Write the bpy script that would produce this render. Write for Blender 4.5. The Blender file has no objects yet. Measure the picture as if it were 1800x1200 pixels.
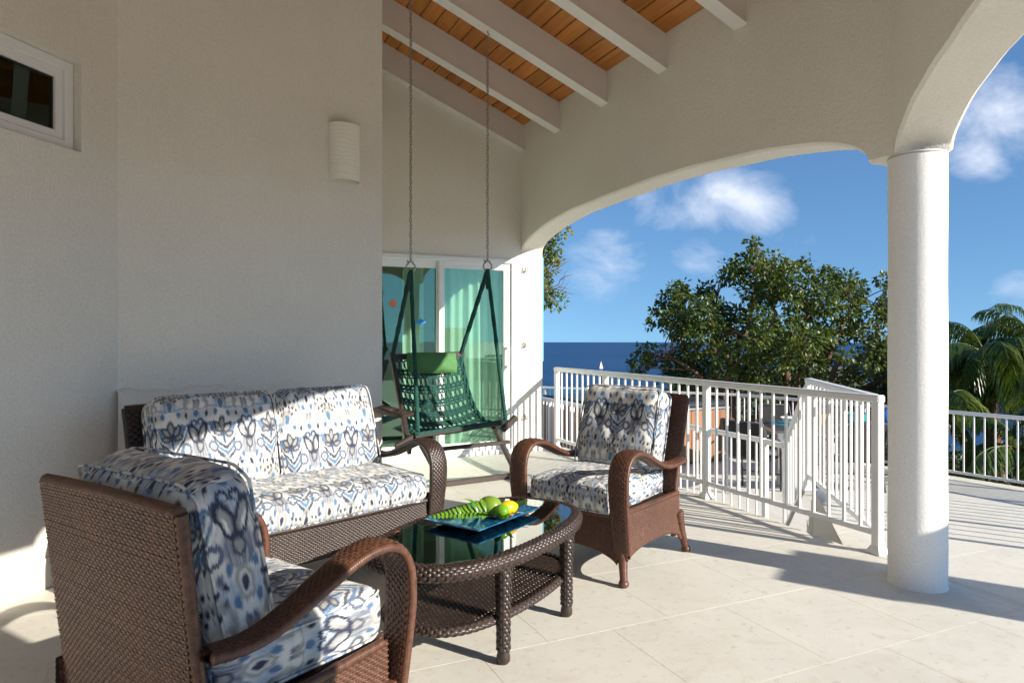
import bpy, math, random
import numpy as np
from mathutils import Vector, Matrix
rnd = random.Random(7)
SC = bpy.context.scene
COL = SC.collection
R = math.radians

# ------------------------------------------------------------ camera
cam_d = bpy.data.cameras.new('camera')
cam_d.lens = 24.0; cam_d.sensor_width = 36.0; cam_d.shift_y = -0.0044
cam_d.clip_start = 0.05; cam_d.clip_end = 60000
cam = bpy.data.objects.new('camera', cam_d); COL.objects.link(cam)
cam.location = (0, 0, 1.25); cam.rotation_euler = (R(90), 0, 0)
SC.camera = cam
# ------------------------------------------------------------ light
SUN_AZ, SUN_EL = R(-32.5), R(23.5)          # math angle of the direction towards the sun, elevation
SUN_STRENGTH, SKY_STRENGTH, EXPOSURE = 4.7, 0.088, 0.90
sd = bpy.data.lights.new('sun', 'SUN'); sd.energy = SUN_STRENGTH; sd.angle = R(0.55); sd.color = (1.0, 0.93, 0.82)
sun = bpy.data.objects.new('sun', sd); COL.objects.link(sun)
to_sun = Vector((math.cos(SUN_AZ)*math.cos(SUN_EL), math.sin(SUN_AZ)*math.cos(SUN_EL), math.sin(SUN_EL)))
sun.rotation_euler = to_sun.to_track_quat('Z', 'Y').to_euler()
vs = SC.view_settings
SC.display_settings.display_device = 'sRGB'
vs.view_transform = 'Standard'; vs.look = 'None'; vs.exposure = EXPOSURE; vs.gamma = 1.0; vs.use_curve_mapping = False
SC.cycles.max_bounces = 8; SC.cycles.diffuse_bounces = 5; SC.cycles.glossy_bounces = 4
SC.cycles.transmission_bounces = 8; SC.cycles.transparent_max_bounces = 24
SC.cycles.sample_clamp_indirect = 8.0
SC.cycles.use_denoising = True
SC.cycles.use_adaptive_sampling = True; SC.cycles.adaptive_threshold = 0.02

# ------------------------------------------------------------ node expression helper
class S:
    """socket wrapper: arithmetic on sockets adds math nodes"""
    nt = None
    def __init__(s, sock): s.k = sock
    @staticmethod
    def m(op, *a, clamp=False):
        n = S.nt.nodes.new('ShaderNodeMath'); n.operation = op; n.use_clamp = clamp
        for i, v in enumerate(a):
            if isinstance(v, S): S.nt.links.new(v.k, n.inputs[i])
            else: n.inputs[i].default_value = v
        return S(n.outputs[0])
    def __add__(s, o): return S.m('ADD', s, o)
    __radd__ = __add__
    def __sub__(s, o): return S.m('SUBTRACT', s, o)
    def __rsub__(s, o): return S.m('SUBTRACT', o, s)
    def __mul__(s, o): return S.m('MULTIPLY', s, o)
    __rmul__ = __mul__
    def __truediv__(s, o): return S.m('DIVIDE', s, o)
    def __rtruediv__(s, o): return S.m('DIVIDE', o, s)
    def abs(s): return S.m('ABSOLUTE', s)
def fract(a): return S.m('FRACT', a)
def smax(a, b): return S.m('MAXIMUM', a, b)
def smin(a, b): return S.m('MINIMUM', a, b)
def below(d, soft):            # 1 where d<0, soft edge
    return S.m('MULTIPLY_ADD', d, -0.5/soft, 0.5, clamp=True)

def mat_new(name):
    m = bpy.data.materials.new(name); m.use_nodes = True
    nt = m.node_tree; S.nt = nt
    return m, nt, nt.nodes['Principled BSDF']
def node(nt, typ, **kw):
    n = nt.nodes.new(typ)
    for k, v in kw.items():
        if k in n.inputs: n.inputs[k].default_value = v
        else: setattr(n, k, v)
    return n
def noise(nt, vec, scale, detail=4, rough=0.55, dist=0.0, out='Fac'):
    n = node(nt, 'ShaderNodeTexNoise'); n.inputs['Scale'].default_value = scale
    n.inputs['Detail'].default_value = detail; n.inputs['Roughness'].default_value = rough
    n.inputs['Distortion'].default_value = dist
    if vec is not None: nt.links.new(vec, n.inputs['Vector'])
    return n.outputs[out]
def ramp(nt, fac, stops):
    n = node(nt, 'ShaderNodeValToRGB'); nt.links.new(fac, n.inputs[0])
    el = n.color_ramp.elements
    while len(el) < len(stops): el.new(0.5)
    for e, (p, c) in zip(el, stops):
        e.position = p; e.color = (c[0], c[1], c[2], 1)
    return n.outputs[0]
def mixc(nt, fac, a, b, mode='MIX'):
    n = node(nt, 'ShaderNodeMix'); n.data_type = 'RGBA'; n.blend_type = mode
    for sock, v in ((n.inputs[0], fac), (n.inputs[6], a), (n.inputs[7], b)):
        if isinstance(v, S): nt.links.new(v.k, sock)
        elif isinstance(v, bpy.types.NodeSocket): nt.links.new(v, sock)
        elif isinstance(v, (int, float)): sock.default_value = v
        else: sock.default_value = (v[0], v[1], v[2], 1)
    return n.outputs[2]
def bump(nt, b, h, strength, dist=0.01):
    n = node(nt, 'ShaderNodeBump'); n.inputs['Strength'].default_value = strength; n.inputs['Distance'].default_value = dist
    nt.links.new(h, n.inputs['Height']); nt.links.new(n.outputs[0], b.inputs['Normal'])
    return n
def objco(nt): return node(nt, 'ShaderNodeTexCoord').outputs['Object']
def geomco(nt): return node(nt, 'ShaderNodeNewGeometry').outputs['Position']
def scaled(nt, vec, sc):
    n = node(nt, 'ShaderNodeMapping'); n.inputs['Scale'].default_value = sc
    nt.links.new(vec, n.inputs['Vector']); return n.outputs[0]

# ------------------------------------------------------------ sky
def make_world():
    w = bpy.data.worlds.new('World'); SC.world = w; w.use_nodes = True
    nt = w.node_tree; S.nt = nt
    bg = nt.nodes['Background']; bg.inputs['Strength'].default_value = SKY_STRENGTH
    tc = node(nt, 'ShaderNodeTexCoord').outputs['Generated']
    sep = node(nt, 'ShaderNodeSeparateXYZ'); nt.links.new(tc, sep.inputs[0])
    x, y, z = (S(o) for o in sep.outputs)
    zc = smax(z, 0.0)*0.86 + 0.14                  # clear trade-wind air: no pale band at the horizon
    cmb = node(nt, 'ShaderNodeCombineXYZ')
    nt.links.new(x.k, cmb.inputs[0]); nt.links.new(y.k, cmb.inputs[1]); nt.links.new(zc.k, cmb.inputs[2])
    sky = node(nt, 'ShaderNodeTexSky'); sky.sky_type = 'NISHITA'; sky.sun_disc = False
    sky.sun_elevation = SUN_EL; sky.sun_rotation = R(90) - SUN_AZ
    sky.altitude = 150; sky.air_density = 1.0; sky.dust_density = 0.3; sky.ozone_density = 2.2
    nt.links.new(cmb.outputs[0], sky.inputs['Vector'])
    tint = mixc(nt, 1.0, sky.outputs[0], (0.64, 0.87, 1.04), 'MULTIPLY')
    # clouds: a broken trade-wind field all round the sky
    c2 = node(nt, 'ShaderNodeCombineXYZ')
    nt.links.new(x.k, c2.inputs[0]); nt.links.new(y.k, c2.inputs[1]); nt.links.new((z*1.5).k, c2.inputs[2])
    n1 = S(noise(nt, c2.outputs[0], 6.5, 6, 0.60, 0.35))
    iy = 1.0/smax(y, 0.05)
    px, pz = x*iy, z*iy
    tot = None
    for (u, v, ru, rv, a) in CLOUDS:
        dx = (px - (u-900)/1200.0)*(1200.0/ru); dz = (pz - (592-v)/1200.0)*(1200.0/rv)
        g = S.m('MAXIMUM', 1.0 - (dx*dx + dz*dz), 0.0)*a
        tot = g if tot is None else tot + g
    front = S.m('GREATER_THAN', y, 0.05)
    f = n1 + tot*front*0.30
    dens = S.m('MULTIPLY_ADD', f, 3.1, -1.92, clamp=True)
    dens = dens*S.m('MULTIPLY_ADD', z, 9.0, 0.1, clamp=True)*0.66
    shade = ramp(nt, f.k, [(0.62, (4.6, 5.1, 6.4)), (0.92, (7.6, 7.7, 8.2))])
    col = mixc(nt, dens, tint, shade)
    nt.links.new(col, bg.inputs['Color'])
CLOUDS = [(1255, 345, 175, 85, 1.0), (1065, 475, 95, 85, 1.0), (1235, 455, 80, 45, .9),
          (1770, 220, 150, 130, 1.0), (1700, 300, 80, 60, .7), (1790, 505, 60, 50, .7)]
make_world()

# ------------------------------------------------------------ mesh builder
class MB:
    def __init__(s): s.v = []; s.f = []; s.uv = []; s.n = 0
    def add(s, verts, faces, uvs=None):
        base = s.n
        s.v.append(np.asarray(verts, dtype=float).reshape(-1, 3)); s.n += len(s.v[-1])
        for f in faces: s.f.append(tuple(i+base for i in f))
        if uvs is not None:
            s.uv.extend(uvs)
        return base
    def box(s, lo, hi, M=None, ch=0.0):
        lo = np.array(lo, float); hi = np.array(hi, float)
        if ch <= 0:
            p = np.array([[x, y, z] for z in (lo[2], hi[2]) for y in (lo[1], hi[1]) for x in (lo[0], hi[0])])
            fs = [(0,2,3,1),(4,5,7,6),(0,1,5,4),(2,6,7,3),(0,4,6,2),(1,3,7,5)]
        else:
            c = min(ch, *(abs(hi-lo)*0.45))
            ps = []; idx = {}
            for ix in (0, 1):
                for iy in (0, 1):
                    for iz in (0, 1):
                        q = [hi[0] if ix else lo[0], hi[1] if iy else lo[1], hi[2] if iz else lo[2]]
                        sg = [-1 if ix else 1, -1 if iy else 1, -1 if iz else 1]
                        for ax in range(3):   # vertex lying on the face normal to ax
                            w = list(q)
                            for b in range(3):
                                if b != ax: w[b] += sg[b]*c
                            idx[(ix, iy, iz, ax)] = len(ps); ps.append(w)
            fs = []
            I = lambda *k: idx[k]
            for a in (0, 1):
                fs.append((I(a,0,0,0), I(a,1,0,0), I(a,1,1,0), I(a,0,1,0)))
                fs.append((I(0,a,0,1), I(1,a,0,1), I(1,a,1,1), I(0,a,1,1)))
                fs.append((I(0,0,a,2), I(1,0,a,2), I(1,1,a,2), I(0,1,a,2)))
                for b in (0, 1):
                    fs.append((I(a,b,0,0), I(a,b,1,0), I(a,b,1,1), I(a,b,0,1)))
                    fs.append((I(a,0,b,0), I(a,1,b,0), I(a,1,b,2), I(a,0,b,2)))
                    fs.append((I(0,a,b,1), I(1,a,b,1), I(1,a,b,2), I(0,a,b,2)))
                    for cc in (0, 1): fs.append((I(a,b,cc,0), I(a,b,cc,1), I(a,b,cc,2)))
            p = np.array(ps)
            ctr = (lo+hi)/2; g = []
            for f in fs:
                q = p[list(f)]; nrm = np.cross(q[1]-q[0], q[2]-q[0])
                g.append(f if np.dot(nrm, q.mean(0)-ctr) > 0 else tuple(reversed(f)))
            fs = g
        if M is not None: p = apply(M, p)
        s.add(p, fs); return s
    def beam(s, a, b, w, h, ch=0.0):
        """box from a to b, w wide, h high"""
        a = Vector(a); b = Vector(b); d = b-a; L = d.length; d.normalize()
        up = Vector((0, 0, 1)) if abs(d.z) < 0.95 else Vector((0, 1, 0))
        sx = d.cross(up).normalized(); up = sx.cross(d)
        M = Matrix((d, sx, up)).transposed().to_4x4(); M.translation = a
        return s.box((0, -w/2, -h/2), (L, w/2, h/2), M, ch)
    def sweep(s, path, sec, closed_sec=True, up=(0, 0, 1), cap=True, scale=None, fixed_side=None):
        path = np.asarray(path, float); n = len(path); sec = np.asarray(sec, float); m = len(sec)
        T = np.gradient(path, axis=0); T /= np.linalg.norm(T, axis=1)[:, None] + 1e-12
        rings = []
        side = None
        for i in range(n):
            t = T[i]
            if fixed_side is not None: sd_ = np.array(fixed_side, float); sd_ = sd_ - t*np.dot(sd_, t)
            elif side is None:
                u0 = np.array(up, float)
                if abs(np.dot(u0, t)) > 0.97: u0 = np.array((1.0, 0, 0))
                sd_ = np.cross(t, u0)
            else: sd_ = side - t*np.dot(side, t)
            sd_ /= np.linalg.norm(sd_) + 1e-12; side = sd_
            upv = np.cross(sd_, t)
            k = 1.0 if scale is None else scale[i]
            rings.append(path[i] + (sec[:, :1]*sd_ + sec[:, 1:2]*upv)*k)
        v = np.concatenate(rings); fs = []
        mm = m if closed_sec else m-1
        for i in range(n-1):
            for j in range(mm):
                j2 = (j+1) % m
                fs.append((i*m+j, i*m+j2, (i+1)*m+j2, (i+1)*m+j))
        if cap and closed_sec:
            fs.append(tuple(range(m-1, -1, -1))); fs.append(tuple((n-1)*m+j for j in range(m)))
        s.add(v, fs); return s
    def tube(s, path, r, seg=8, **kw):
        a = np.linspace(0, 2*math.pi, seg, endpoint=False)
        sec = np.stack([np.cos(a), -np.sin(a)], 1)
        path = np.asarray(path, float)
        sc = np.full(len(path), r) if np.isscalar(r) else np.asarray(r, float)
        return s.sweep(path, sec, scale=sc, **kw)
    def lathe(s, prof, seg=24, center=(0, 0, 0), M=None, a0=0, a1=2*math.pi):
        prof = np.asarray(prof, float); full = abs(a1-a0-2*math.pi) < 1e-6
        n = seg if full else seg+1
        ang = a0 + (a1-a0)*np.arange(n)/seg
        v = np.concatenate([np.stack([prof[:, 0]*math.cos(t), prof[:, 0]*math.sin(t), prof[:, 1]], 1) for t in ang])
        if M is not None: v = apply(M, v)
        v = v + np.array(center); k = len(prof); fs = []
        for i in range(seg):
            j = (i+1) % n
            for q in range(k-1):
                fs.append((i*k+q, j*k+q, j*k+q+1, i*k+q+1))
        s.add(v, fs); return s
    def prism(s, poly, z0, z1):
        n = len(poly)
        v = [(x, y, z0) for x, y in poly] + [(x, y, z1) for x, y in poly]
        fs = [tuple(range(n-1, -1, -1)), tuple(range(n, 2*n))] + [(i, (i+1) % n, n+(i+1) % n, n+i) for i in range(n)]
        s.add(v, fs); return s
    def grid(s, P, close_u=False):
        P = np.asarray(P, float); a, b = P.shape[:2]
        fs = []
        for i in range(a-1 if not close_u else a):
            i2 = (i+1) % a
            for j in range(b-1): fs.append((i*b+j, i2*b+j, i2*b+j+1, i*b+j+1))
        s.add(P.reshape(-1, 3), fs); return s
    def mesh(s, name, mat, smooth=False, uv=None):
        me = bpy.data.meshes.new(name)
        v = np.concatenate(s.v) if s.v else np.zeros((0, 3))
        me.from_pydata(v.tolist(), [], s.f); me.update()
        if mat is not None: me.materials.append(mat)
        if smooth is True: me.polygons.foreach_set('use_smooth', [True]*len(me.polygons))
        elif smooth: me.shade_smooth() if False else smooth_by_angle(me, smooth)
        if uv is not None:
            l = me.uv_layers.new(name='UVMap'); l.data.foreach_set('uv', np.asarray(uv, float).ravel())
        return me
    def obj(s, name, mat, parent=None, smooth=False, uv=None, loc=None, rot=None):
        o = bpy.data.objects.new(name, s.mesh(name, mat, smooth, uv)); COL.objects.link(o)
        if parent is not None: o.parent = parent
        if loc is not None: o.location = loc
        if rot is not None: o.rotation_euler = rot
        return o
def smooth_by_angle(me, deg):
    me.polygons.foreach_set('use_smooth', [True]*len(me.polygons))
    me.set_sharp_from_angle(angle=math.radians(deg))
def apply(M, p):
    M = np.array(M); return p @ M[:3, :3].T + M[:3, 3]
def tag(o, label=None, cat=None, group=None, kind=None):
    if label: o['label'] = label
    if cat: o['category'] = cat
    if group: o['group'] = group
    if kind: o['kind'] = kind
    return o
def empty(name, loc=(0, 0, 0), rz=0.0, label=None, cat=None, group=None):
    o = bpy.data.objects.new(name, None); COL.objects.link(o); o.location = loc; o.rotation_euler = (0, 0, rz)
    o.empty_display_size = 0.1
    return tag(o, label, cat, group)
def inst(name, me, parent=None, loc=(0, 0, 0), rot=(0, 0, 0), scale=None):
    o = bpy.data.objects.new(name, me); COL.objects.link(o); o.location = loc; o.rotation_euler = rot
    if scale is not None: o.scale = scale
    if parent is not None: o.parent = parent
    return o
def copy_tree(o, parent=None):
    c = o.copy(); COL.objects.link(c)
    if parent is not None: c.parent = parent
    for ch in list(o.children): copy_tree(ch, c)
    return c
def smooth_path(pts, n):
    """Catmull-Rom through pts, n samples evenly by length"""
    P = np.asarray(pts, float); P = np.vstack([2*P[0]-P[1], P, 2*P[-1]-P[-2]])
    out = []
    for i in range(1, len(P)-2):
        for t in np.linspace(0, 1, 24, endpoint=False):
            a, b, c, d = P[i-1], P[i], P[i+1], P[i+2]
            out.append(0.5*((2*b) + (c-a)*t + (2*a-5*b+4*c-d)*t*t + (3*b-a-3*c+d)*t**3))
    out.append(P[-2]); out = np.array(out)
    L = np.concatenate([[0], np.cumsum(np.linalg.norm(np.diff(out, axis=0), axis=1))])
    q = np.linspace(0, L[-1], n)
    return np.stack([np.interp(q, L, out[:, k]) for k in range(out.shape[1])], 1)
# ------------------------------------------------------------ materials
def m_stucco(name, col, grain=230, amp=0.35, var=0.05):
    m, nt, b = mat_new(name)
    p = geomco(nt)
    n1 = noise(nt, p, 0.9, 3); n2 = noise(nt, p, grain, 4, 0.65)
    lo = tuple(c*(1-var) for c in col); hi = tuple(min(1, c*(1+var)) for c in col)
    c = ramp(nt, n1, [(0.3, lo), (0.7, hi)])
    c = mixc(nt, 0.30, c, ramp(nt, n2, [(0.36, tuple(x*0.74 for x in col)), (0.64, tuple(min(1, x*1.18) for x in col))]))
    n4 = noise(nt, scaled(nt, p, (3.0, 3.0, 0.35)), 1.0, 5, 0.6)      # faint run marks
    c = mixc(nt, S(ramp(nt, n4, [(0.55, (0, 0, 0)), (0.85, (0.16,)*3)])), c, tuple(x*0.72 for x in col))
    nt.links.new(c, b.inputs['Base Color']); b.inputs['Roughness'].default_value = 0.92
    n3 = noise(nt, p, grain*0.45, 3, 0.6)
    mx = S(n2)*0.6 + S(n3)*0.5
    bump(nt, b, mx.k, amp, 0.006)
    return m
def m_paint(name, col, rough=0.45, dirt=0.06, metallic=0.0, sc=7.0):
    m, nt, b = mat_new(name)
    p = objco(nt)
    n = noise(nt, p, sc, 5, 0.6)
    c = ramp(nt, n, [(0.3, tuple(x*(1-dirt) for x in col)), (0.7, col)])
    nt.links.new(c, b.inputs['Base Color'])
    r = S(noise(nt, p, sc*6, 3))*0.25 + (rough-0.12)
    nt.links.new(r.k, b.inputs['Roughness']); b.inputs['Metallic'].default_value = metallic
    bump(nt, b, noise(nt, p, sc*14, 3), 0.06, 0.004)
    return m
def m_tile():
    m, nt, b = mat_new('limestone_tile')
    p = geomco(nt)
    ri = node(nt, 'ShaderNodeObjectInfo').outputs['Random']
    n1 = noise(nt, p, 2.2, 6, 0.62); n2 = noise(nt, p, 24, 6, 0.72, 0.4); n3 = noise(nt, scaled(nt, p, (1, 1.6, 1)), 7, 5, 0.6, 0.6)
    c = ramp(nt, n1, [(0.3, (0.585, 0.56, 0.495)), (0.55, (0.64, 0.615, 0.55)), (0.75, (0.665, 0.63, 0.56))])
    c = mixc(nt, S(ramp(nt, n3, [(0.52, (0, 0, 0)), (0.76, (0.6,)*3)])), c, (0.56, 0.49, 0.40))
    c = mixc(nt, S(ramp(nt, n2, [(0.56, (0, 0, 0)), (0.68, (0.62,)*3)])), c, (0.43, 0.39, 0.33))
    c = mixc(nt, S(ramp(nt, n2, [(0.22, (0.45,)*3), (0.38, (0, 0, 0))])), c, (0.76, 0.73, 0.66))
    tv = ramp(nt, ri, [(0.0, (0.975, 0.97, 0.965)), (1.0, (1.01, 1.01, 1.0))])
    c = mixc(nt, 1.0, c, tv, 'MULTIPLY')
    nt.links.new(c, b.inputs['Base Color'])
    r = S(noise(nt, p, 60, 3))*0.25 + 0.58
    nt.links.new(r.k, b.inputs['Roughness'])
    bump(nt, b, n2, 0.22, 0.003)
    return m
def m_wood(name, c1, c2, rough=0.35, knots=True, axis=0, grain=1.0):
    """boards running along object axis"""
    m, nt, b = mat_new(name)
    p = objco(nt)
    ri = node(nt, 'ShaderNodeObjectInfo').outputs['Random']
    off = node(nt, 'ShaderNodeVectorMath'); off.operation = 'ADD'
    cb = node(nt, 'ShaderNodeCombineXYZ'); S.nt = nt
    for i in range(3): nt.links.new((S(ri)*(37.0+i*11)).k, cb.inputs[i])
    nt.links.new(p, off.inputs[0]); nt.links.new(cb.outputs[0], off.inputs[1])
    pv = off.outputs[0]
    sc = [9*grain]*3; sc[axis] = 0.55*grain
    n1 = noise(nt, scaled(nt, pv, tuple(sc)), 2.2, 6, 0.6, 0.9)
    sc2 = [60*grain]*3; sc2[axis] = 1.6*grain
    n2 = noise(nt, scaled(nt, pv, tuple(sc2)), 1.0, 5, 0.6, 0.3)
    f = S(n1)*0.65 + S(n2)*0.35
    c = ramp(nt, f.k, [(0.32, c2), (0.62, c1)])
    if knots:
        vo = node(nt, 'ShaderNodeTexVoronoi'); vo.inputs['Scale'].default_value = 1.0
        s3 = [5.0]*3; s3[axis] = 1.7
        nt.links.new(scaled(nt, pv, tuple(s3)), vo.inputs['Vector'])
        k = ramp(nt, vo.outputs['Distance'], [(0.05, (1, 1, 1)), (0.12, (0, 0, 0))])
        c = mixc(nt, S(k)*0.85, c, tuple(x*0.16 for x in c2))
    tv = ramp(nt, ri, [(0.0, (0.72, 0.70, 0.66)), (1.0, (1.12, 1.08, 1.04))])
    c = mixc(nt, 1.0, c, tv, 'MULTIPLY')
    nt.links.new(c, b.inputs['Base Color']); b.inputs['Roughness'].default_value = rough
    bump(nt, b, f.k, 0.12, 0.003)
    return m
def m_wicker(name, col, dark, rough=0.42):
    m, nt, b = mat_new(name)
    p = objco(nt)
    n1 = noise(nt, p, 55, 3, 0.6); n2 = noise(nt, p, 5, 3)
    n3 = noise(nt, scaled(nt, p, (1, 1, 1)), 420, 2)
    f = S(n1)*0.6 + S(n2)*0.25 + S(n3)*0.15
    c = ramp(nt, f.k, [(0.33, dark), (0.52, col), (0.68, tuple(x*1.5 for x in col))])
    nt.links.new(c, b.inputs['Base Color'])
    b.inputs['Roughness'].default_value = rough
    try: b.inputs['Specular IOR Level'].default_value = 0.45
    except KeyError: pass
    bump(nt, b, n3, 0.15, 0.002)
    return m
def m_glass(name, tint, refl=0.10, gtint=(0.92, 0.97, 0.95)):
    m, nt, b = mat_new(name)
    out = nt.nodes['Material Output']; nt.nodes.remove(b)
    tr = node(nt, 'ShaderNodeBsdfTransparent'); tr.inputs[0].default_value = (*tint, 1)
    gl = node(nt, 'ShaderNodeBsdfGlossy'); gl.inputs['Roughness'].default_value = 0.012
    gl.inputs[0].default_value = (*gtint, 1)
    lw = node(nt, 'ShaderNodeFresnel'); lw.inputs[0].default_value = 1.5
    nz = noise(nt, objco(nt), 1.3, 2)
    bp = node(nt, 'ShaderNodeBump'); bp.inputs['Strength'].default_value = 0.015; bp.inputs['Distance'].default_value = 0.05
    nt.links.new(nz, bp.inputs['Height']); nt.links.new(bp.outputs[0], gl.inputs['Normal'])
    f = S.m('MINIMUM', S(lw.outputs[0])*1.7 + refl, 1.0)
    mx = node(nt, 'ShaderNodeMixShader'); nt.links.new(f.k, mx.inputs[0])
    nt.links.new(tr.outputs[0], mx.inputs[1]); nt.links.new(gl.outputs[0], mx.inputs[2])
    nt.links.new(mx.outputs[0], out.inputs[0])
    return m
def m_leaf(name, c1, c2, c3, gloss=0.35, trans=0.35, sc=1.6):
    m, nt, b = mat_new(name)
    p = geomco(nt)
    n = noise(nt, p, sc, 3); n2 = noise(nt, p, 23, 2)
    f = S(n)*0.5 + S(n2)*0.5
    c = ramp(nt, f.k, [(0.34, c1), (0.52, c2), (0.68, c3)])
    nt.links.new(c, b.inputs['Base Color']); b.inputs['Roughness'].default_value = gloss
    out = nt.nodes['Material Output']
    tl = node(nt, 'ShaderNodeBsdfTranslucent')
    c4 = mixc(nt, 1.0, c, (1.35, 1.25, 0.5), 'MULTIPLY'); nt.links.new(c4, tl.inputs[0])
    mx = node(nt, 'ShaderNodeMixShader'); mx.inputs[0].default_value = trans
    nt.links.new(b.outputs[0], mx.inputs[1]); nt.links.new(tl.outputs[0], mx.inputs[2]); nt.links.new(mx.outputs[0], out.inputs[0])
    return m
def m_fabric():
    """cream outdoor fabric with a mirrored ikat print in blues, navy and grey; UV in metres"""
    m, nt, b = mat_new('ikat_fabric')
    uv = node(nt, 'ShaderNodeUVMap').outputs[0]
    # feathered ikat edges: shift along the warp, different for each thread
    th = S(noise(nt, scaled(nt, uv, (260, 5, 1)), 1.0, 2))
    th2 = S(noise(nt, uv, 18, 3))
    sep = node(nt, 'ShaderNodeSeparateXYZ'); nt.links.new(uv, sep.inputs[0])
    P, Q = 0.245, 1.72
    U = S(sep.outputs[0])/P + (th2-0.5)*0.10
    V = S(sep.outputs[1])/P + (th-0.5)*0.13 + (th2-0.5)*0.10
    x = (fract(U) - 0.5).abs()
    y = fract(V/Q)*1.42
    xo = 0.5 - x
    CR = (0.72, 0.695, 0.635); BL = (0.085, 0.165, 0.285); LB = (0.25, 0.335, 0.45); NV = (0.025, 0.031, 0.062)
    GR = (0.31, 0.305, 0.285); WH = (0.80, 0.78, 0.73); SL = (0.115, 0.14, 0.20)
    st = {'c': None}
    c0 = ramp(nt, noise(nt, uv, 30, 3), [(0.35, tuple(k*0.95 for k in CR)), (0.65, CR)])
    st['c'] = c0
    def put(mask, col, a=1.0):
        st['c'] = mixc(nt, mask*a if a != 1.0 else mask, st['c'], col)
    def ell(cx, cy, rx, ry, rot=0.0, ax=x):
        dx = ax - cx; dy = y - cy
        if rot:
            cs, sn = math.cos(rot), math.sin(rot)
            dx, dy = dx*cs + dy*sn, dy*cs - dx*sn
        dx = dx/rx; dy = dy/ry
        return (S.m('SQRT', dx*dx + dy*dy) - 1.0)*min(rx, ry)
    def seg(x0, y0, x1, y1, ax=x):
        ex, ey = x1-x0, y1-y0; L2 = ex*ex+ey*ey
        px = ax - x0; py = y - y0
        t = S.m('MINIMUM', smax((px*ex + py*ey)*(1/L2), 0.0), 1.0)
        qx = px - t*ex; qy = py - t*ey
        return S.m('SQRT', qx*qx + qy*qy)
    sf = 0.012
    streak = S(ramp(nt, noise(nt, scaled(nt, uv, (14, 150, 1)), 1.0, 3), [(0.36, (0.62,)*3), (0.58, (1, 1, 1))]))
    vst = S(ramp(nt, noise(nt, scaled(nt, uv, (170, 12, 1)), 1.0, 3), [(0.36, (0.55,)*3), (0.60, (1, 1, 1))]))
    # washes
    put(below(ell(0.5, 1.20, 0.17, 0.24), 0.06)*vst, LB, 0.9)
    put(below(ell(0.0, 0.60, 0.15, 0.15), 0.05)*vst, LB, 0.85)
    put(below(ell(0.34, 0.40, 0.12, 0.14), 0.06)*vst, LB, 0.8)
    put(below(ell(0.0, 0.02, 0.20, 0.12), 0.05)*vst, LB, 0.75)
    put(below(ell(0.24, 1.36, 0.12, 0.10), 0.05)*vst, GR, 0.7)
    # blue trapezoid band with weft streaks
    band = smax((y-0.985).abs() - 0.19, x - (y*0.92 - 0.70))
    put(below(band, sf)*streak, LB, 0.97)
    put(below(smax(band, (y-1.10).abs() - 0.075), sf)*streak, BL, 0.98)
    # dark lantern on the other axis
    put(below(smax(ell(0.5, 0.78, 0.155, 0.27), 0.60 - y), 0.025)*vst, SL, 0.97)
    put(below(ell(0.5, 0.80, 0.060, 0.085).abs() - 0.014, sf), NV, 0.85)
    put(below(ell(0.5, 0.80, 0.042, 0.062), sf), GR, 0.85)
    # palmette
    for (cx, cy, rx, ry, ro) in ((0.0, 1.14, 0.056, 0.115, 0), (0.095, 1.085, 0.048, 0.098, -0.7), (0.115, 0.975, 0.040, 0.080, -1.4)):
        d = ell(cx, cy, rx, ry, ro)
        put(below(d, sf), GR); put(below(d.abs() - 0.013, sf), NV)
    put(below(seg(0, 1.03, 0, 0.80) - 0.017, sf), NV)
    # white scroll rails with blue companions
    put(below(seg(0.34, 1.15, 0.165, 0.78) - 0.048, sf), BL, 0.92)
    put(below(seg(0.36, 1.13, 0.19, 0.77) - 0.020, sf), WH)
    put(below(seg(0.29, 1.12, 0.13, 0.80) - 0.015, sf), WH)
    d = ell(0.245, 0.755, 0.080, 0.080).abs() - 0.025
    put(below(smax(d, 0.15 - x), sf), SL)
    put(below(ell(0.245, 0.755, 0.032, 0.032), sf), WH)
    # fir chevrons below the palmette
    for k, cy in enumerate((0.71, 0.61, 0.51)):
        d = smax((y - x*0.95 - cy).abs() - 0.031, x - (0.22 - 0.02*k))
        put(below(d, sf), NV if k % 2 == 0 else BL, 0.92)
    # paisleys
    d = ell(0.412, 1.02, 0.072, 0.150, 0.38)
    put(below(d, sf), GR, 0.8); put(below(d.abs() - 0.019, sf), NV)
    put(below(ell(0.40, 0.98, 0.022, 0.06, 0.38), sf), WH)
    d = ell(0.435, 1.205, 0.050, 0.050).abs() - 0.016
    put(below(smax(d, 1.17 - y), sf), NV)
    # eyes and drops
    for (cx, cy, rx, ry, colr) in ((0.5, 0.46, 0.042, 0.075, NV), (0.36, 0.60, 0.034, 0.060, BL), (0.27, 0.53, 0.030, 0.055, SL),
                                   (0.40, 0.30, 0.036, 0.062, BL), (0.30, 0.33, 0.026, 0.043, NV), (0.0, 0.40, 0.040, 0.080, NV), (0.46, 0.13, 0.036, 0.07, SL),
                                   (0.14, 1.35, 0.036, 0.055, BL), (0.30, 1.33, 0.03, 0.05, NV), (0.5, 1.36, 0.05, 0.06, BL)):
        put(below(ell(cx, cy, rx, ry), sf), colr)
    for (cx, cy, rx, ry) in ((0.5, 0.46, 0.085, 0.14), (0.0, 0.40, 0.085, 0.145)):
        put(below(ell(cx, cy, rx, ry).abs() - 0.016, sf), GR, 0.95)
    # grey C scrolls and dotted fan
    d = ell(0.185, 0.19, 0.130, 0.145).abs() - 0.046
    put(below(smax(d, 0.11 - y), 0.02)*vst, GR, 0.98)
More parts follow.
